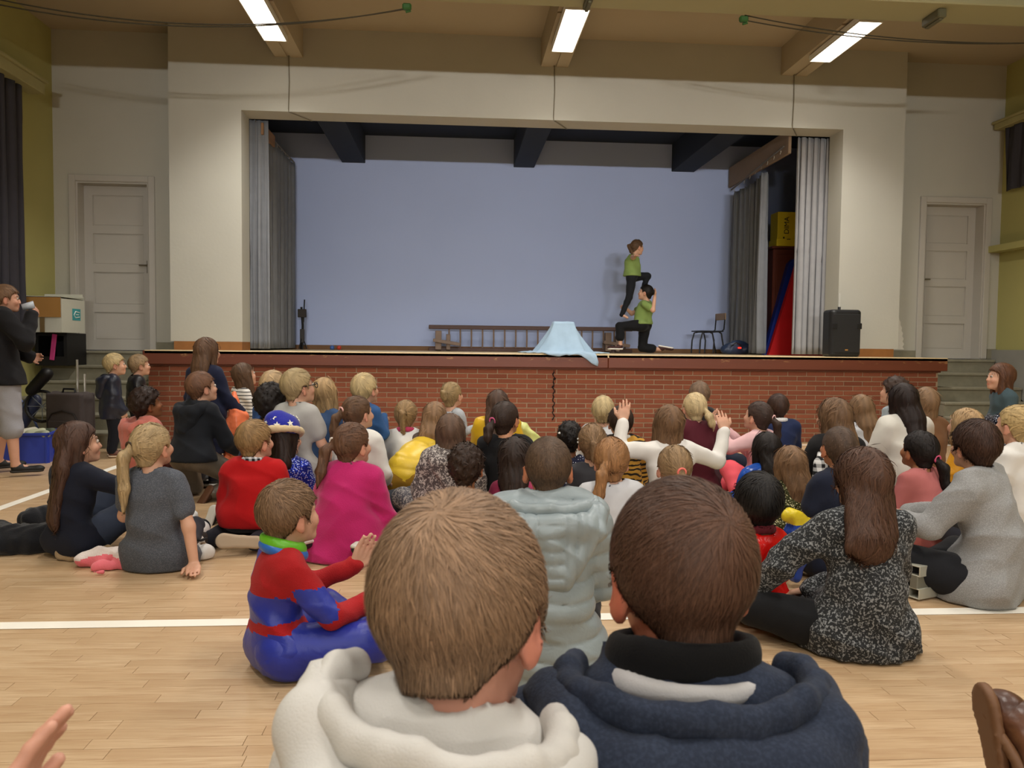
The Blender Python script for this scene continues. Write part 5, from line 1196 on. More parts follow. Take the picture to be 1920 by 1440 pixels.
kid('girl whose fair ponytail is tied with a coral pink band', 1264, 838, 66, 'cross', ('pony', '#8a6e4a', N_(L=.17, tie=(.0, -.105, .015), band='#e8786c')), turn=-4, Wm=.172, top=N_(col='#b06a58'), legs=N_(col='#33343c'))
kid('girl with pale blond ponytail in burgundy top', 1302, 738, 43, 'cross', ('pony', '#c0a878', N_(L=.14, side=.05, tie=(.04, -.095, .02))), turn=-8, k=1.16, top=N_(col='#4e1622', th=.016), legs=N_(col='#38141f'))
kid('boy in black velvet cape with gold trim by the brick wall', 1312, 718, 37, 'kneelup', ('short', '#6f5741'), turn=-10, look=25, skin='#a87858', Wm=.162, top=N_(col='#0e0d10', pat='fleece', th=.030, hem='coat', flare=.24), legs=N_(col='#111115'))
kid('girl in pale pink dress and coral leggings clapping', 1421, 755, 43, 'cross', ('pony', '#3b2a22', N_(L=.18, side=.03, tie=(.03, -.1, .02), band='#eab8b4')), turn=-42, look=0, k=1.14, top=N_(col='#d6aeb0', th=.012, hem='coat', flare=.15), legs=N_(col='#f0606c', name='leggings', th=.012),
    J=lambda j: dict(kn=[V3(-.25, .10, .24), V3(.2, .25, .12)], an=[V3(-.34, -.02, .07), V3(-.1, .3, .06)], el=[j['sh'][0]+V3(-.10, .12, -.06), j['sh'][1]+V3(.02, .14, -.14)], wr=[j['sh'][0]+V3(-.05, .26, .10), j['sh'][1]+V3(-.12, .27, .03)], hd=[V3(.1, .2, 1), V3(-.3, .2, 1)], hn=[V3(1, 0, 0), V3(-1, 0, 0)], curl=[.1, .1]), shoes=('#25262a', '#c9c6bf'))
kid('dark brown haired boy in navy jumper with white collar close to the wall', 1458, 741, 37, 'cross', ('short', '#3a251a'), turn=-5, Wm=.163, k=1.2, top=N_(col='#1b2749', th=.014, coll=('#e2e2e0',)), legs=N_(col='#1b2030'))
kid('girl with long black hair in royal blue top', 1436, 812, 56, 'cross', ('long', '#1c1512', N_(L=.24, side=-.02)), turn=-12, skin='#a5724f', k=1.1, top=N_(col='#1f4ea8', pat='satin', th=.022), legs=N_(col='#23242c'))
kid('girl with very long straight light brown hair in yellow and green sequinned costume', 1481, 840, 68, 'cross', ('half', '#7a5b3d', N_(L=.40, side=.02, vol=.003)), turn=-10, k=1.08, Wm=.2, top=N_(col='#3a3b1e', pat='sequin', col2='#b9b28a', th=.018), legs=N_(col='#d6bb2a', pat='satin', th=.02))
kid('black haired child in red satin jacket with burgundy collar', 1421, 895, 84, 'cross', ('short', '#14100f', N_(vol=.006, len=1.2)), turn=-12, Wm=.18, skin='#8a5a3c', top=N_(col='#c01410', pat='satin', th=.022, coll=('#5a1620',)), legs=N_(col='#1c2144'))
kid('girl with wavy brown hair in black top and black and white checked scarf', 1563, 752, 60, 'cross', ('long', '#6b4f35', N_(L=.19, side=.02, vol=.006)), turn=-14, look=-12, k=1.16, top=N_(col='#0f0f11', th=.018), legs=N_(col='#15151a'))
kid('boy with cropped brown hair in navy T-shirt', 1573, 800, 58, 'cross', ('buzz', '#4d3b2e'), turn=-12, skin='#b27c5c', k=1.0, Wm=.149, top=N_(col='#161c2e', sleeve='short'), legs=N_(col='#1b1e2a'))
kid('girl in white T-shirt with half tied long light brown hair', 1614, 742, 47, 'cross', ('half', '#7d5f40', N_(L=.30, side=.02, tie=(0, -.105, .045))), turn=-8, k=1.12, top=N_(col='#c9ccd2', th=.013), legs=N_(col='#9fa6b8'),
    J=lambda j: dict(wr=[j['sh'][0]+V3(.10, .2, -.12), j['sh'][1]+V3(.02, .2, -.14)], hd=[V3(.3, .5, .8), V3(-.2, .5, .8)]))
kid('girl with long near black hair in cream jumper', 1693, 723, 54, 'cross', ('long', '#231713', N_(L=.23, vol=.004)), turn=-10, k=1.25, Wm=.185, top=N_(col='#cfccc2', th=.018), legs=N_(col='#1d1e26'))
kid('child with dark curly hair in pale blue grey shirt beside the cream jumper', 1676, 713, 44, 'kneelup', ('curly', '#3b2a20'), turn=-25, look=-15, Wm=.195, k=.9, top=N_(col='#9aa6ad', th=.014), legs=N_(col='#333b44'), lean=(-.04, 0))
kid('child with wavy light brown hair behind the cream jumper', 1735, 730, 47, 'cross', ('bob', '#7c5f41', N_(L=.22, vol=.005)), turn=-12, k=1.1, top=N_(col='#6b4a30'), legs=N_(col='#4a3524'))
kid('girl in dusty pink cardigan with black low ponytail', 1723, 812, 56, 'cross', ('pony', '#1b1412', N_(L=.20, side=.05, tie=(.03, -.1, -.015), band='#d0547a', vol=.003)), turn=-22, look=-10, Wm=.17, skin='#a5724f', k=1.08, top=N_(col='#b56a68', th=.012, hem='coat', flare=.17), legs=N_(col='#d8d3cc', pat='floral', col2='#b5656a'))
kid('blond child in shiny gold costume and flowered leggings', 1810, 768, 52, 'cross', ('bob', '#a8885c', N_(L=.10)), turn=-35, Wm=.17, top=N_(col='#d79a2c', pat='satin', th=.02), legs=N_(col='#b8a68c', pat='floral', col2='#b5656a', name='leggings', th=.016))
kid('girl in denim shirt and dark sequinned skirt with brown bob standing by the steps', 1876, 685, 50, 'stand', ('bob', '#5c3a24', N_(L=.14, vol=.006)), turn=-78, look=0, pitch=5, Wm=.22, k=1.0, eyes=True, top=N_(col='#3a4a50', pat='denim', th=.016), legs=N_(col='#0f1424', pat='sequin', col2='#c8ccd8', name='skirt', th=.03))
kid('blond girl in white top at the far end of the row by the gold costume', 1904, 763, 58, 'cross', ('pony', '#b2965f', N_(L=.14, side=.03, tie=(.02, -.1, .03))), turn=-30, look=-10, k=1.2, top=N_(col='#d6d4cf', th=.016), legs=N_(col='#2b2d36'))
print('rows done', round(time.time()-T0, 1))
# ---------------------------------------------------------------- the suitcase side
kid('boy in black sweater and grey shorts drinking from a grey cup', 12, 537, 46, 'stand', ('short', '#6e5036'), turn=58, look=8, pitch=0, Wm=.2, k=1.22, eyes=True, vox=.0115, top=N_(col='#141316', th=.028, hem='skirt', len=.03, flare=.165), skin='#c4937a',
    legs=N_(col='#85858a', pat='denim', th=.018, cut=.12, name='shorts'), shoes=('#161616', '#2a2826'),
    J=lambda j: dict(el=[j['sh'][0]+V3(-.05, .07, -.25), j['sh'][1]+V3(.06, .14, -.20)], wr=[j['sh'][0]+V3(.02, .20, -.32), j['sh'][1]+V3(-.09, .20, .035)], kn=[V3(-.13, .0, .42), V3(.12, .04, .42)], an=[V3(-.16, -.04, .09), V3(.16, .06, .09)], hd=[V3(.3, 1, 0), V3(-.35, .55, .45)], hn=[V3(1, 0, 0), V3(-1, -.2, .3)], curl=[.5, .75]))
r0, j0, l0, p0 = _last = (bpy.data.objects[[o.name for o in bpy.data.objects if o.name.startswith('person') and o.parent is None and 'drinking' in o.get('label', '')][0]], None, None, None)
def put_local(root, b):  # a local point of a person -> world
    return np.array(root.location)+rotz(root.rotation_euler.z)@np.asarray(b, float)
def cup_at(root, hp, d):
    d = Vector(nrm(rotz(root.rotation_euler.z)@d)); q = MB(); a = Vector(put_local(root, hp)); n = 14
    q.tube([a-d*.0, a+d*.09], [.024, .034], n, True); o = q.obj('cup', plain('cup_grey', '#a9b0b8', .4), None, True); tag(o, 'pale grey cup held to the mouth of the boy in black', 'cup')
Jd = None
def kid2(*a, **k): return kid(*a, **k)
kid('kneeling boy in dark hooded jacket and grey brown trousers', 379, 700, 55, 'kneelup', ('short', '#6a4730'), turn=30, look=22, Wm=.207, eyes=True, k=1.0, vox=.0115, top=N_(col='#15181e', th=.026, hood='down', hem='skirt', len=.02, flare=.17),
    legs=N_(col='#5b5348', pat='nylon', th=.016), shoes=('#3a2418', '#5a3a26'), lean=(0, .05),
    J=lambda j: dict(pel=V3(0, -.02, .30), hip=[V3(-.08, -.02, .30), V3(.08, -.02, .30)], kn=[V3(-.14, .12, .07), V3(.20, .30, .10)], an=[V3(-.12, -.20, .07), V3(.16, .02, .06)], td=[V3(0, -.4, -1), V3(-.2, -.5, -.8)], sn=[V3(0, 1, -.3), V3(0, 1, -.5)],
       el=[j['sh'][0]+V3(-.07, .0, -.23), j['sh'][1]+V3(.05, .10, -.22)], wr=[j['sh'][0]+V3(-.02, -.08, -.42), j['sh'][1]+V3(.0, .25, -.30)], hd=[V3(.2, -.1, -1), V3(-.3, 1, -.2)]))
kid('girl with very long brown hair in navy top sitting on a black coat', 148, 795, 75, 'cross', ('long', '#4b3327', N_(L=.38, side=-.02, vol=.003)), turn=30, look=26, pitch=6, Wm=.205, eyes=True, k=1.05, vox=.0098,
    top=N_(col='#141826', th=.014), legs=N_(col='#2a3140', pat='denim'),
    J=lambda j: dict(kn=[V3(-.08, .30, .30), V3(.20, .30, .28)], an=[V3(-.06, .52, .06), V3(.16, .50, .06)], td=[V3(0, 1, 0)]*2, sn=[V3(0, 0, 1)]*2, el=[j['sh'][0]+V3(-.06, .08, -.2), j['sh'][1]+V3(.16, .11, -.07)], wr=[V3(-.1, .25, .30), j['sh'][1]+V3(.30, .20, -.02)], hd=[V3(.4, .8, -.2), V3(.9, .5, -.1)], curl=[.4, .3]))
kid('girl with long blond ponytail in grey short sleeved dress leaning on one bare arm', 286, 798, 78, 'cross', ('pony', '#a38a60', N_(L=.30, side=-.02, tie=(-.03, -.10, .03), band='#3a2a1c', vol=.002)), turn=0, look=24, pitch=8, Wm=.200, k=1.0, vox=.0092,
    top=N_(col='#484c54', pat='marl', col2='#5c6068', sleeve='short', th=.012, hem='coat', flare=.185, wr=.004), legs=N_(col='#33353d', name='leggings', th=.006), lean=(-.01, -.03),
    J=lambda j: dict(kn=[V3(-.16, .30, .13), V3(.07, .33, .12)], an=[V3(.0, .40, .06), V3(-.08, .38, .06)], el=[j['sh'][0]+V3(-.05, .09, -.19), j['sh'][1]+V3(.07, -.03, -.22)], wr=[V3(-.10, .26, .22), j['sh'][1]+V3(.10, -.05, -j['sh'][1][2]+.045)], hd=[V3(.4, .8, -.2), V3(.25, -.95, -.12)], hn=[V3(.5, 0, -1), V3(0, .15, -1)], curl=[.4, .12]), fing=1.05)
kid('boy in red jumper over checked shirt kneeling, tan shoe soles showing', 479, 792, 64, 'seiza', ('short', '#8a6a3e'), turn=4, look=34, pitch=6, Wm=.186, k=1.12, vox=.0098, top=N_(col='#b00d12', pat='knit', th=.016, coll=('#c9c9cc', 'check', '#15161c', 2.)), legs=N_(col='#14161f'), shoes=('#2a2420', '#a3917a'),
    J=lambda j: dict(an=[V3(-.20, -.12, .06), V3(.06, -.16, .06)], td=[V3(-.5, -.5, .9), V3(-1, -.25, .1)], sn=[V3(.5, .9, .2), V3(.1, .9, -.2)]))
kid('girl in bright fuchsia coat with brown ponytail tied in white', 662, 798, 76, 'seiza', ('pony', '#5e402c', N_(L=.22, side=-.06, tie=(-.035, -.095, .035), band='#e6dfd6', vol=.004, beads=((.045, -.05, .075, '#e8b8b8'),))), turn=14, look=26, pitch=5, Wm=.21, k=1.12, vox=.0092,
    top=N_(col='#b21e62', pat='fleece', th=.018, hem='coat', flare=.285, wr=.006, fold=.0), legs=N_(col='#17181d'), lean=(.03, .02))
def costume(C, J):   # red yoke, forearms and belt on blue
    x, y, z = C[:, 0], C[:, 1], C[:, 2]; m = np.zeros(len(C), int); C = C.astype(f4); zs = J['sh'][1][2]
    fa = np.minimum.reduce([rc(C, J['el'][i]+(J['wr'][i]-J['el'][i])*.12, J['wr'][i], .06, .06) for i in (0, 1)])
    ua = np.minimum.reduce([rc(C, J['sh'][i]+(J['el'][i]-J['sh'][i])*.35, J['el'][i], .058, .055) for i in (0, 1)])
    m[(z > zs-.085) & (x > -.03) & (z < zs+.08)] = 1
    m[ua < -.0] = 0; m[np.abs(z-.165-.12*x) < .017] = 1; m[fa < 0] = 1; m[(z > zs-.055) & (x > .0)] = 1
    m[(np.abs(x-J['sh'][1][0]-.035) < .007) & (ua < .01) & (z < zs)] = 1
    return m
kid('small boy in red and blue hero costume with green and blue neck warmer clapping', 544, 908, 107, 'cross', ('short', '#71553a', N_(len=.8)), turn=62, look=-12, pitch=4, Wm=.192, k=.98, vox=.0085, n_str=2600,
    top=N_(col='#1c2c94', pat='nylon', th=.014, wr=.006, split=([cloth('#a3181c', 'knit')], costume)), legs=N_(col='#1c2c94', pat='nylon', th=.016), shoes=('#1c1e1c', '#cfd2cc'),
    J=lambda j: dict(el=[j['sh'][0]+V3(-.03, .14, -.13), j['sh'][1]+V3(.06, .12, -.16)], wr=[j['sh'][0]+V3(.02, .30, -.08), j['sh'][1]+V3(-.02, .29, -.16)], hd=[V3(.1, .45, .9), V3(-.1, 1, .15)], hn=[V3(1, 0, 0), V3(-.9, 0, .4)], curl=[.08, .15],
       kn=[V3(-.20, .22, .12), V3(.22, .26, .12)], an=[V3(.05, .34, .06), V3(-.02, .30, .06)]), fing=1.12)
# ---------------------------------------------------------------- middle, close to the camera
kid('boy with cropped brown hair in pale grey padded coat with hood down', 1028, 820, 92, 'cross', ('buzz', '#54402f', N_(len=1.)), turn=2, look=0, pitch=4, Wm=.162, k=1.2, vox=.0074, n_str=5000, strand=dict(w=.0016, L=.012, lift=.001), skin='#b98060',
    top=N_(col='#8b979b', pat='nylon', th=.034, hoodq=1, hem='coat', flare=.235, quilt=.062, hood='down', wr=.004, hl=.165, hw=1.4), legs=N_(col='#202228'), lean=(.02, .03), J=lambda j: dict(kn=[V3(-.18, .34, .14), V3(.18, .34, .14)], an=[V3(.06, .42, .06), V3(-.06, .38, .06)]))
kid('girl with loose brown hair in long dark grey speckled blouse', 1616, 852, 105, 'cross', ('long', '#4f3527', N_(L=.20, side=-.015, vol=.010, wid=.088)), turn=3, look=-14, pitch=3, Wm=.205, k=1.12, vox=.0085, n_str=3200,
    top=N_(col='#26282a', pat='speckle', col2='#85888a', th=.020, hem='coat', flare=.20, wr=.006, sc=1.3, fold=.006), legs=N_(col='#101114'), shoes=('#141416', '#2a2a2c'), lean=(0, .03),
    J=lambda j: dict(kn=[V3(-.36, .14, .12), V3(.10, .36, .10)], an=[V3(-.08, .30, .06), V3(-.14, .30, .05)], el=[j['sh'][0]+V3(-.15, .07, -.15), j['sh'][1]+V3(.03, .08, -.2)], wr=[j['sh'][0]+V3(-.22, .17, -.30), V3(-.13, .20, .17)], hd=[V3(.6, .6, -.5), V3(-.8, .4, -.3)]))
kid('older boy with short dark brown hair in light grey sweatshirt', 1828, 795, 82, 'cross', ('short', '#3a2419', N_(vol=.004, len=1.1)), turn=-36, look=8, pitch=4, Wm=.195, k=1.22, vox=.0088, n_str=2600,
    top=N_(col='#8a8b8b', pat='marl', col2='#9b9c9c', th=.022, wr=.006, hem='coat', flare=.155), legs=N_(col='#15161a', pat='denim', th=.014), shoes=('#5d645f', '#7d8078'), lean=(.0, .06),
    J=lambda j: dict(kn=[V3(-.20, .38, .16), V3(.26, .24, .12)], an=[V3(-.12, .46, .06), V3(-.1, .34, .05)],
       el=[j['sh'][0]+V3(-.07, .13, -.19), j['sh'][1]+V3(.04, .12, -.19)], wr=[j['sh'][0]+V3(.03, .35, -.22), j['sh'][1]+V3(-.12, .33, -.20)], hd=[V3(.5, .9, 0), V3(-.6, .8, .1)], hn=[V3(.8, 0, -.6), V3(-.8, 0, -.6)], curl=[.6, .7]))
# the two boys on the gym bench right in front of the camera
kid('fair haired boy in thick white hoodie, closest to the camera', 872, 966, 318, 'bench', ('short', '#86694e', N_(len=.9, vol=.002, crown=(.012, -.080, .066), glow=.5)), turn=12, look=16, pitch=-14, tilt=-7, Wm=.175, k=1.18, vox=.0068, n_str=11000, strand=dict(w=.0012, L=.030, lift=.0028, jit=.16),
    top=N_(col='#cbc9c4', pat='plain', th=.034, hood='down', hl=.16, hw=1.05, hz=.03, hup=-.024, extra=lambda j: [('e', j['neck']+V3(-.085, -.01, .012), (.075, .07, .045), None, .03)], hwr=.006, wr=.008), legs=N_(col='#2b3145', pat='denim'), J=lambda j: dict(sh=[j['sh'][0]-V3(.0, 0, .045), j['sh'][1]-V3(.02, 0, .045)]), lean=(.045, .05), skin='#c8917c')
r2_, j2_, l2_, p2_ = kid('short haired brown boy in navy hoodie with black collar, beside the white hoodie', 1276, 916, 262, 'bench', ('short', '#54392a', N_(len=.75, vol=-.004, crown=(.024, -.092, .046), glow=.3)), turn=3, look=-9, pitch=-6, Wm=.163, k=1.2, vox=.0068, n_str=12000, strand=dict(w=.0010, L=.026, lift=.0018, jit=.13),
    top=N_(col='#232b3c', pat='marl', col2='#2b3446', th=.034, hood='down', hl=.17, hw=1.22, hz=.006, hwr=.006, wr=.008), legs=N_(col='#1c2030', pat='denim'), J=lambda j: dict(sh=[j['sh'][0]-V3(.0, 0, .03), j['sh'][1]-V3(.0, 0, .035)]), lean=(.0, .03), skin='#c0795f')
def ringpart(root, J, name, r0, r1, dz, rad, mat, fx=1., fz=1., tiltb=.2, h=.006, back=0.):
    m = S(.008); N = J['neck']; c = N+V3(0, -back, dz); f = ring_sdf(c, r0, r1, rad, fx, fz, tiltb); m.p.append((f, .01)); m.lo = c-V3(r0+rad*1.6, r1+rad*1.6, rad*2+.03); m.hi = c+V3(r0+rad*1.6, r1+rad*1.6, rad*2+.03)
    m.post.append(lambda p, d: d-wrinkle(p, .0022, 3.1))
    return solid(name, m, h, mat, root)
ringpart(r2_, j2_, 'shirt_collar', .076, .070, .030, .022, cloth('#08080a', 'plain'), 1.6, .85, .22)
ringpart(r2_, j2_, 'inner_shirt', .084, .088, .008, .012, cloth('#b9b8b8', 'plain'), 1., .8, .12)
def person_named(s): return [o for o in bpy.data.objects if o.parent is None and s in o.get('label', '')][0]
def near_of(root): return root
# neck warmer of the small costumed boy
rs = person_named('neck warmer'); 
hb_ = [c for c in rs.children if c.name.startswith('body')][0]
def neckof(S_, hs=1.): return V3(0, .01, S_-.20*hs-.015)
Ssm = [p for p in PEOPLE if p[0].startswith('small boy in red')][0][3]; JN = dict(neck=V3(0, .01, Ssm-.215))
ringpart(rs, JN, 'neck_warmer', .064, .060, .014, .020, cloth('#5fae1e', 'nylon'), 1., .8, .3)
ringpart(rs, JN, 'neck_warmer_lining', .072, .066, -.006, .018, cloth('#1f5fb0', 'nylon'), 1., .9, .3)
# cup and glasses
rd = person_named('drinking'); Sd = [p for p in PEOPLE if p[0].startswith('boy in black sweater')][0][3]
hc_ = V3(0, .033, Sd-.103); HMd = rotz(-(math.radians(8)))
cup_at(rd, hc_+HMd@V3(0, .105, -.062), HMd@V3(-.05, .97, .25))
rg = person_named('dark glasses'); Sg = [p for p in PEOPLE if p[0].startswith('boy in pale grey T-shirt')][0][3]
hcg = V3(0, .033, Sg-.103); HMg = rotz(-math.radians(28))@rotx(.15)
t = bpy.data.objects.new('glasses', None); COL.objects.link(t); t.parent = rg
q = MB()
for s_ in (-1, 1):
    q.tube([hcg+HMg@V3(s_*.078, -.01, .01), hcg+HMg@V3(s_*.072, .075, .012), hcg+HMg@V3(s_*.058, .098, .012)], .003, 5)
    q.tube([hcg+HMg@V3(s_*.034+.022*math.cos(a), .102, .002+.018*math.sin(a)) for a in [2*math.pi*i/12 for i in range(13)]], .0025, 5)
q.obj('glasses_frame', plain('frame_black', '#0c0c0e', .3), rg, True); bpy.data.objects.remove(t)
# girl wearing the star hat, and the child bent forward in the yellow padded jacket
kid('dark haired girl in sparkly blue dress wearing the blue hat with white stars', 535, 790, 60, 'cross', ('long', '#2a1c15', N_(L=.19)), turn=8, look=20, pitch=4, Wm=.185, k=1.0, vox=.0105, top=N_(col='#1c2c8c', pat='sequin', col2='#aab4d8', th=.016, hem='dress', flare=.2), legs=N_(col='#1c2540'))
rh = person_named('white stars'); Sh = PEOPLE[-1][3]; cH = V3(0, .033, Sh-.103); HMh = rotz(-math.radians(20))@rotx(.08)
s = S(.03); s.e((0, -.02, .075), (.098, .105, .085)); s.e((-.03, -.04, .13), (.06, .06, .045))
s.post.append(lambda p, d: np.maximum(d-wrinkle(p, .003, 2), .035-p[:, 2]-.3*p[:, 1])); V, F = polyg(s, s.lo, s.hi, .009)
ht = thing('star_hat', 'royal blue hat with white stars and padded cream rim on the dark haired girl', 'hat'); wl = put_local(rh, cH); ht.location = wl; ht.rotation_euler = (0, 0, rh.rotation_euler.z)
link('crown', rawmesh('crown', V@HMh.T, F), cloth('#151c8c', 'fleece'), ht)
s = S(.01); n = 18; pp = [V3(math.cos(a)*.100, math.sin(a)*.108-.02, .045+.035*-math.sin(a)+.02*math.cos(a)) for a in [2*math.pi*i/n for i in range(n+1)]]
for a, b in zip(pp[:-1], pp[1:]): s.c(a, b, .021)
s.post.append(lambda p, d: d-wrinkle(p, .003, 5)); V, F = polyg(s, s.lo, s.hi, .008); link('rim', rawmesh('rim', V@HMh.T, F), cloth('#c9b58e', 'fleece'), ht)
st = MB(); v = [(.02*(1 if i % 2 == 0 else .42)*math.sin(math.pi*i/5), .02*(1 if i % 2 == 0 else .42)*math.cos(math.pi*i/5)) for i in range(10)]
st.add([(a, -.002, b) for a, b in v]+[(a, .002, b) for a, b in v], [list(range(10)), list(range(19, 9, -1))]+[(i, 10+i, 10+(i+1) % 10, (i+1) % 10) for i in range(10)]); stm = st.mesh('star')
for az, el in ((-30, 25), (25, 20), (-70, 30), (70, 22), (0, 50), (130, 30), (180, 35)):
    a, e = math.radians(az), math.radians(el); d = V3(math.sin(a)*math.cos(e), -math.cos(a)*math.cos(e), math.sin(e)); p = HMh@(V3(0, -.02, .075)+d*V3(.1, .107, .087))
    o = link('star', stm, cloth('#e8e6da'), ht); nn = Vector(HMh@d); o.rotation_euler = nn.to_track_quat('-Y', 'Z').to_euler(); o.location = Vector(p)
# yellow padded jacket child: bent forward on knees, seen from behind
yl = atZ(762, 962, 0); k = 1.
Jy = dict(S=.6, k=1., hs=.95, kind='crawl', pel=V3(0, .0, .27), waist=V3(.03, .14, .30), chest=V3(.05, .28, .31), neck=V3(.06, .40, .33), head=V3(.07, .50, .33), HM=rotx(-.9), sh=[V3(-.07, .34, .32), V3(.18, .34, .32)],
   el=[V3(-.12, .42, .16), V3(.22, .42, .16)], wr=[V3(-.08, .50, .05), V3(.2, .5, .05)], hd=[V3(0, 1, 0)]*2, hn=[V3(0, 0, -1)]*2, curl=[.2, .2], hip=[V3(-.07, .0, .20), V3(.07, 0, .20)], kn=[V3(-.10, .20, .07), V3(.10, .20, .07)], an=[V3(-.07, -.10, .07), V3(.06, -.12, .07)], td=[V3(.1, -.6, -.7), V3(.0, -.6, -.7)], sn=[V3(0, 1, -.4)]*2)
person('child bent forward on the floor in yellow padded jacket and mustard trousers', Jy, (yl[0], yl[1]+.15, 0), math.radians(8), hair=('short', '#2a1c15'), top=dict(col='#d8b62c', pat='nylon', th=.036, quilt=.07, wr=.003), legs=dict(col='#8f6a1c', th=.024), shoes=('#17181a', '#b9b7ae'), vox=.0105, n_str=300, seed=77)
PEOPLE.append(('yellow crawl', yl[0], yl[1], 0, 0, 0))
# ---------------------------------------------------------------- cut off by the frame: a clapping hand and a pair of boots
ah = S(.012); w0 = atY(0, 1560, .70); w1 = atY(-100, 1720, .62)
d_ = nrm(atY(45, 1440, .72)-w0); ah.c(w1, w0, .034, .024); add_hand(ah, w0, d_, V3(1, .2, 0), 1, .22, .92)
ah2 = thing('person', 'person out of the picture whose clapping hand shows in the bottom corner of the floor', 'person', tuple(w1)); V, F = polyg(ah, ah.lo, ah.hi, .005); o = link('hand', rawmesh('hand', V-w1, F), skinmat('#d09a84'), ah2)
sl = S(.02); sl.c(w1+(w1-w0)*.9, w1+(w0-w1)*.25, .055, .042); V, F = polyg(sl, sl.lo, sl.hi, .01); link('sleeve', rawmesh('sleeve', V-w1, F), cloth('#3a3c46'), ah2)
bt = thing('person', 'person out of the picture wearing worn brown leather boots, legs stretched across the floor', 'person', (0, 0, 0))
m_boot = NT('boot_leather'); P = m_boot.obj(); nz = m_boot.noise(P, 14, 4, .8); c = m_boot.mix(m_boot.ramp(nz, .35, .7), lin('#3d2013'), lin('#6b4229')); m_boot.col(c); m_boot.val(Roughness=.38); m_boot.bump(m_boot.noise(P, 60, 4), .3, .004); m_boot = m_boot.m
def boot(heel, td, up, s=1.0):
    td = nrm(td); u = nrm(np.asarray(up, float)-td*(td@np.asarray(up, float))); x = np.cross(td, u); T_ = lambda a, b, c: np.asarray(heel)+(x*a+td*b+u*c)*s
    b = S(.03); b.c(T_(0, .03, .06), T_(0, .02, .17), .042*s, .046*s); b.c(T_(0, .0, .04), T_(0, .10, .045), .036*s, .040*s); b.c(T_(0, .10, .045), T_(.006, .20, .032), .041*s, .042*s); b.e(T_(.006, .225, .032), (.043*s, .043*s, .034*s))
    so = T_(0, 0, .0); uu = u.astype(f4)
    b.post.append(lambda p, d: np.maximum(d-wrinkle(p, .0022, 9), .012*s-(p-so.astype(f4))@uu)); V, F = polyg(b, b.lo, b.hi, .0065); o = link('boot', rawmesh('boot', V, F), m_boot, bt)
    q = S(.01); q.c(T_(0, -.01, .006), T_(0, .08, .006), .038*s, .036*s); q.c(T_(0, .08, .006), T_(.006, .22, .006), .036*s, .050*s)
    q.post.append(lambda p, d: np.maximum(d, np.abs((p-so.astype(f4))@uu-.004*s)-.010*s)); V, F = polyg(q, q.lo, q.hi, .007); link('sole', rawmesh('sole', V, F), plain('boot_sole', '#6d4b30', .6), o)
    q = S(.01); q.c(T_(0, .02, .15), T_(0, -.02, .42), .055*s, .07*s); V, F = polyg(q, q.lo, q.hi, .012); link('trouser_leg', rawmesh('trouser_leg', V, F), cloth('#2c3038', 'denim'), bt)
b1 = atY(1890, 1560, 1.12); t1 = atY(1842, 1300, 1.20); boot(b1, t1-b1+V3(0, 0, 0), V3(.9, -.35, -.25), .80)
b2 = atY(2010, 1590, 1.02); t2 = atY(1880, 1370, 1.18); boot(b2, t2-b2, V3(.5, -.55, .62), .85)
# ---------------------------------------------------------------- garments and odds and ends on the floor
P3 = lambda x, y, z=.0: atZ(x, y, 0)+V3(0, 0, z)
heap('coat', 'black coat spread on the floor beside the girl with very long brown hair', 'coat', [(P3(-10, 1040, .06), P3(120, 1030, .08), .07, .09), (P3(60, 1000, .07), P3(150, 985, .09), .08, .08), (P3(-10, 1015, .05), P3(60, 1035, .05), .08, .07)], cloth('#101218', 'fleece'), .012, .008, .05, 3)
heap('fur_lining', 'tan fur hood lining of the black coat on the floor', 'fur', [(P3(118, 1052, .02), P3(200, 1050, .03), .035, .04), (P3(140, 1042, .10), P3(195, 1036, .09), .035, .03)], cloth('#9c8463', 'fleece'), .009, .012, .02, 6)
s_ = S(.03)
def plush(C): return ((C[:, 2] < .045+.02*np.sin(C[:, 0]*14)) | (C[:, 0] > P3(300, 1060)[0])).astype(int)
heap('blanket', 'soft pink and white blanket under the girl in the grey dress', 'blanket', [(P3(160, 1062, .04), P3(230, 1060, .045), .045, .055), (P3(185, 1070, .02), P3(320, 1063, .015), .035, .02), (P3(230, 1066, .035), P3(338, 1058, .03), .04, .03), (P3(176, 1080, .015), P3(192, 1078, .015), .016, .014)], [cloth('#d8cbc4', 'fleece'), cloth('#e0707a', 'fleece')], .009, .006, .02, 4, mi=plush)
heap('jacket', 'white jacket with black trim crumpled behind the tan shoe soles', 'jacket', [(P3(345, 1050, .05), P3(375, 1030, .10), .05, .06), (P3(350, 1048, .03), P3(385, 1048, .03), .05, .04), (P3(345, 1010, .05), P3(355, 990, .06), .05, .05)], cloth('#d9d8d4', 'nylon'), .010, .008, .03, 7)
q = MB(); a = P3(350, 1052, .17); q.tube([P3(345, 1040, .155), P3(352, 1050, .14), P3(362, 1052, .115), P3(376, 1050, .10), P3(388, 1046, .10)], .007, 6); tag(q.obj('trim_cord', plain('black_trim', '#141416', .7)), 'black piping of the crumpled white jacket', 'piping')
heap('helmet', 'round black helmet lying beside the crumpled white jacket', 'helmet', [(P3(372, 1012, .06), P3(376, 1012, .065), .055, .055)], plain('helmet_black', '#15161a', .45), .010, .0, .03, 7)
heap('costume', 'crumpled bright yellow satin costume on the floor by the black haired child', 'costume', [(P3(1378, 960, .03), P3(1400, 945, .04), .03, .035), (P3(1385, 945, .03), P3(1412, 955, .03), .03, .03), (P3(1388, 905, .05), P3(1402, 900, .03), .025, .03)], cloth('#d8c230', 'satin'), .010, .012, .02, 8)
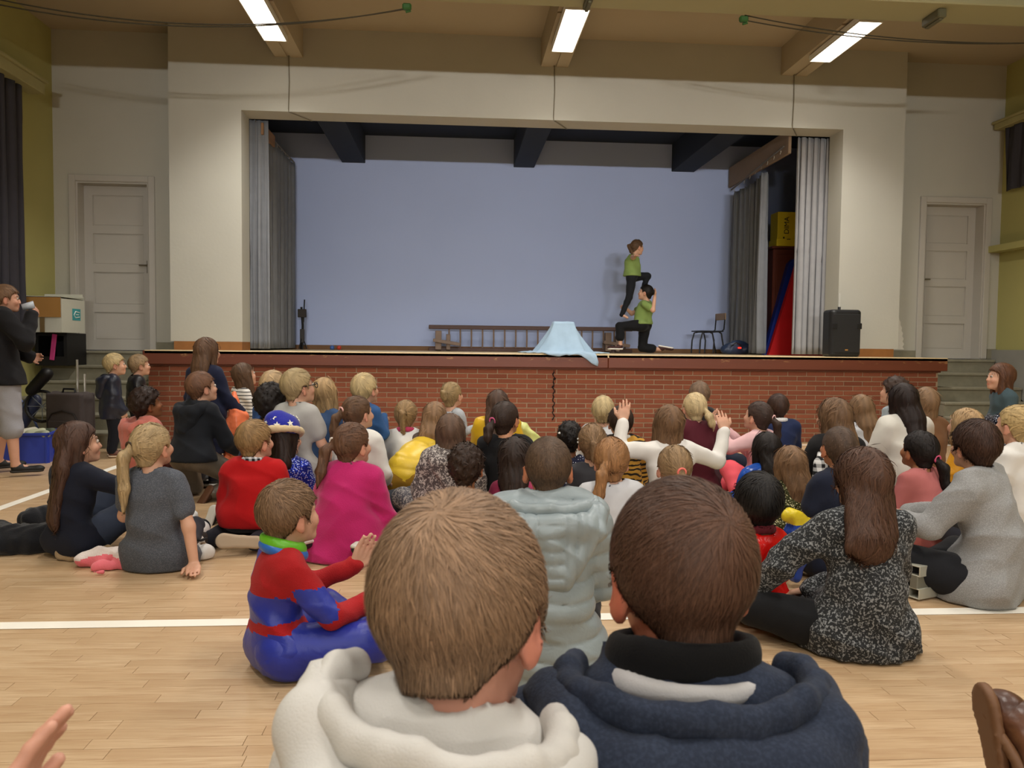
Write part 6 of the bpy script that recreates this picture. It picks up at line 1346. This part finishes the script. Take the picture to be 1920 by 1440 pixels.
heap('costume', 'yellow and blue satin skirt spread behind the red satin jacket', 'skirt', [(atY(1478, 965, 3.5), atY(1506, 985, 3.5), .045, .04), (atY(1490, 1000, 3.5), atY(1505, 1000, 3.5), .045, .045), (atY(1490, 1000, 3.5), atY(1490, 1075, 3.5), .045, .05)], [cloth('#d8c230', 'satin'), cloth('#24439a', 'satin')], .010, .010, .03, 9, mi=lambda C: (C[:, 2] < .30).astype(int))
# open metal frame half under the grey sweatshirt boy
t = thing('folding_frame', 'open grey metal frame lying by the leg of the boy in grey sweatshirt', 'frame', tuple(P3(1748, 1118, .0)), math.radians(22)); m_al = plain('pale_alu', '#b4b3a4', .35, .3)
for z0 in (.01, .11):
    q = MB(); q.box((-.13, -.03, z0), (.09, -.024, z0+.045), .002); q.box((-.13, -.03, z0+.040), (.09, .03, z0+.046), .002); q.box((-.13, .024, z0), (.09, .03, z0+.045), .002); q.box((-.13, -.03, z0-.002), (.09, .03, z0+.004), .002); q.obj('channel', m_al, t)
q = MB(); q.box((-.13, -.02, .05), (.07, .02, .115), .004); q.obj('web', plain('grey_web', '#6f6d60', .5), t)
for x in (-.07, -.02): q = MB(); q.box((x, -.026, .07), (x+.02, -.018, .095), .003); q.obj('slot', m_blk, t)
# coral raincoat held by the tall girl, checked scarf, pale green jacket, paper
ro = person_named('tall girl'); wl = put_local(ro, (.18, .10, .55))
heap('raincoat', 'shiny coral orange raincoat hanging from the arm of the tall girl', 'coat', [(wl+V3(0, 0, .16), wl+V3(.03, -.03, -.08), .035, .075), (wl+V3(.03, -.03, -.08), wl+V3(-.02, -.02, -.30), .075, .06), (wl+V3(.06, 0, .0), wl+V3(.10, -.02, -.14), .05, .03)], cloth('#e0764e', 'satin'), .011, .010, .03, 5)
rs2 = person_named('checked scarf'); wl = put_local(rs2, (-.13, -.05, .40))
sc_ = S(.015); 
for a, b, r_ in (((.02, .02, .13), (-.03, -.04, .06), .04), ((-.03, -.04, .06), (-.05, -.06, -.12), .045), ((-.05, -.06, -.12), (-.03, -.08, -.32), .045)): sc_.c(a, b, r_, r_, (1, 1.8, 1))
sc_.post.append(lambda p, d: d-wrinkle(p, .004, 2)); V, F = polyg(sc_, sc_.lo, sc_.hi, .010); o = link('scarf', rawmesh('scarf', V, F), cloth('#d6d6d4', 'check', '#1a1a1c', 1.6), None, tuple(wl)); tag(o, 'black and white checked scarf over the shoulder of the girl in black', 'scarf')
wl = atY(993, 822, 6.1); heap('sports_jacket', 'pale lime jacket with dark stripe beside the girl in bright yellow', 'jacket', [(wl+V3(-.06, 0, .08), wl+V3(.06, 0, -.05), .06, .05), (wl+V3(.02, .02, -.05), wl+V3(.05, .0, -wl[2]+.08), .07, .08)], cloth('#c3c879', 'nylon'), .012, .006, .03, 2)
heap('paper', 'crumpled white tissue paper beside the fuchsia coat', 'paper', [(P3(598, 985, .03), P3(606, 970, .05), .02, .03)], plain('tissue', '#dfe6e4', .7), .009, .008, .02, 4)
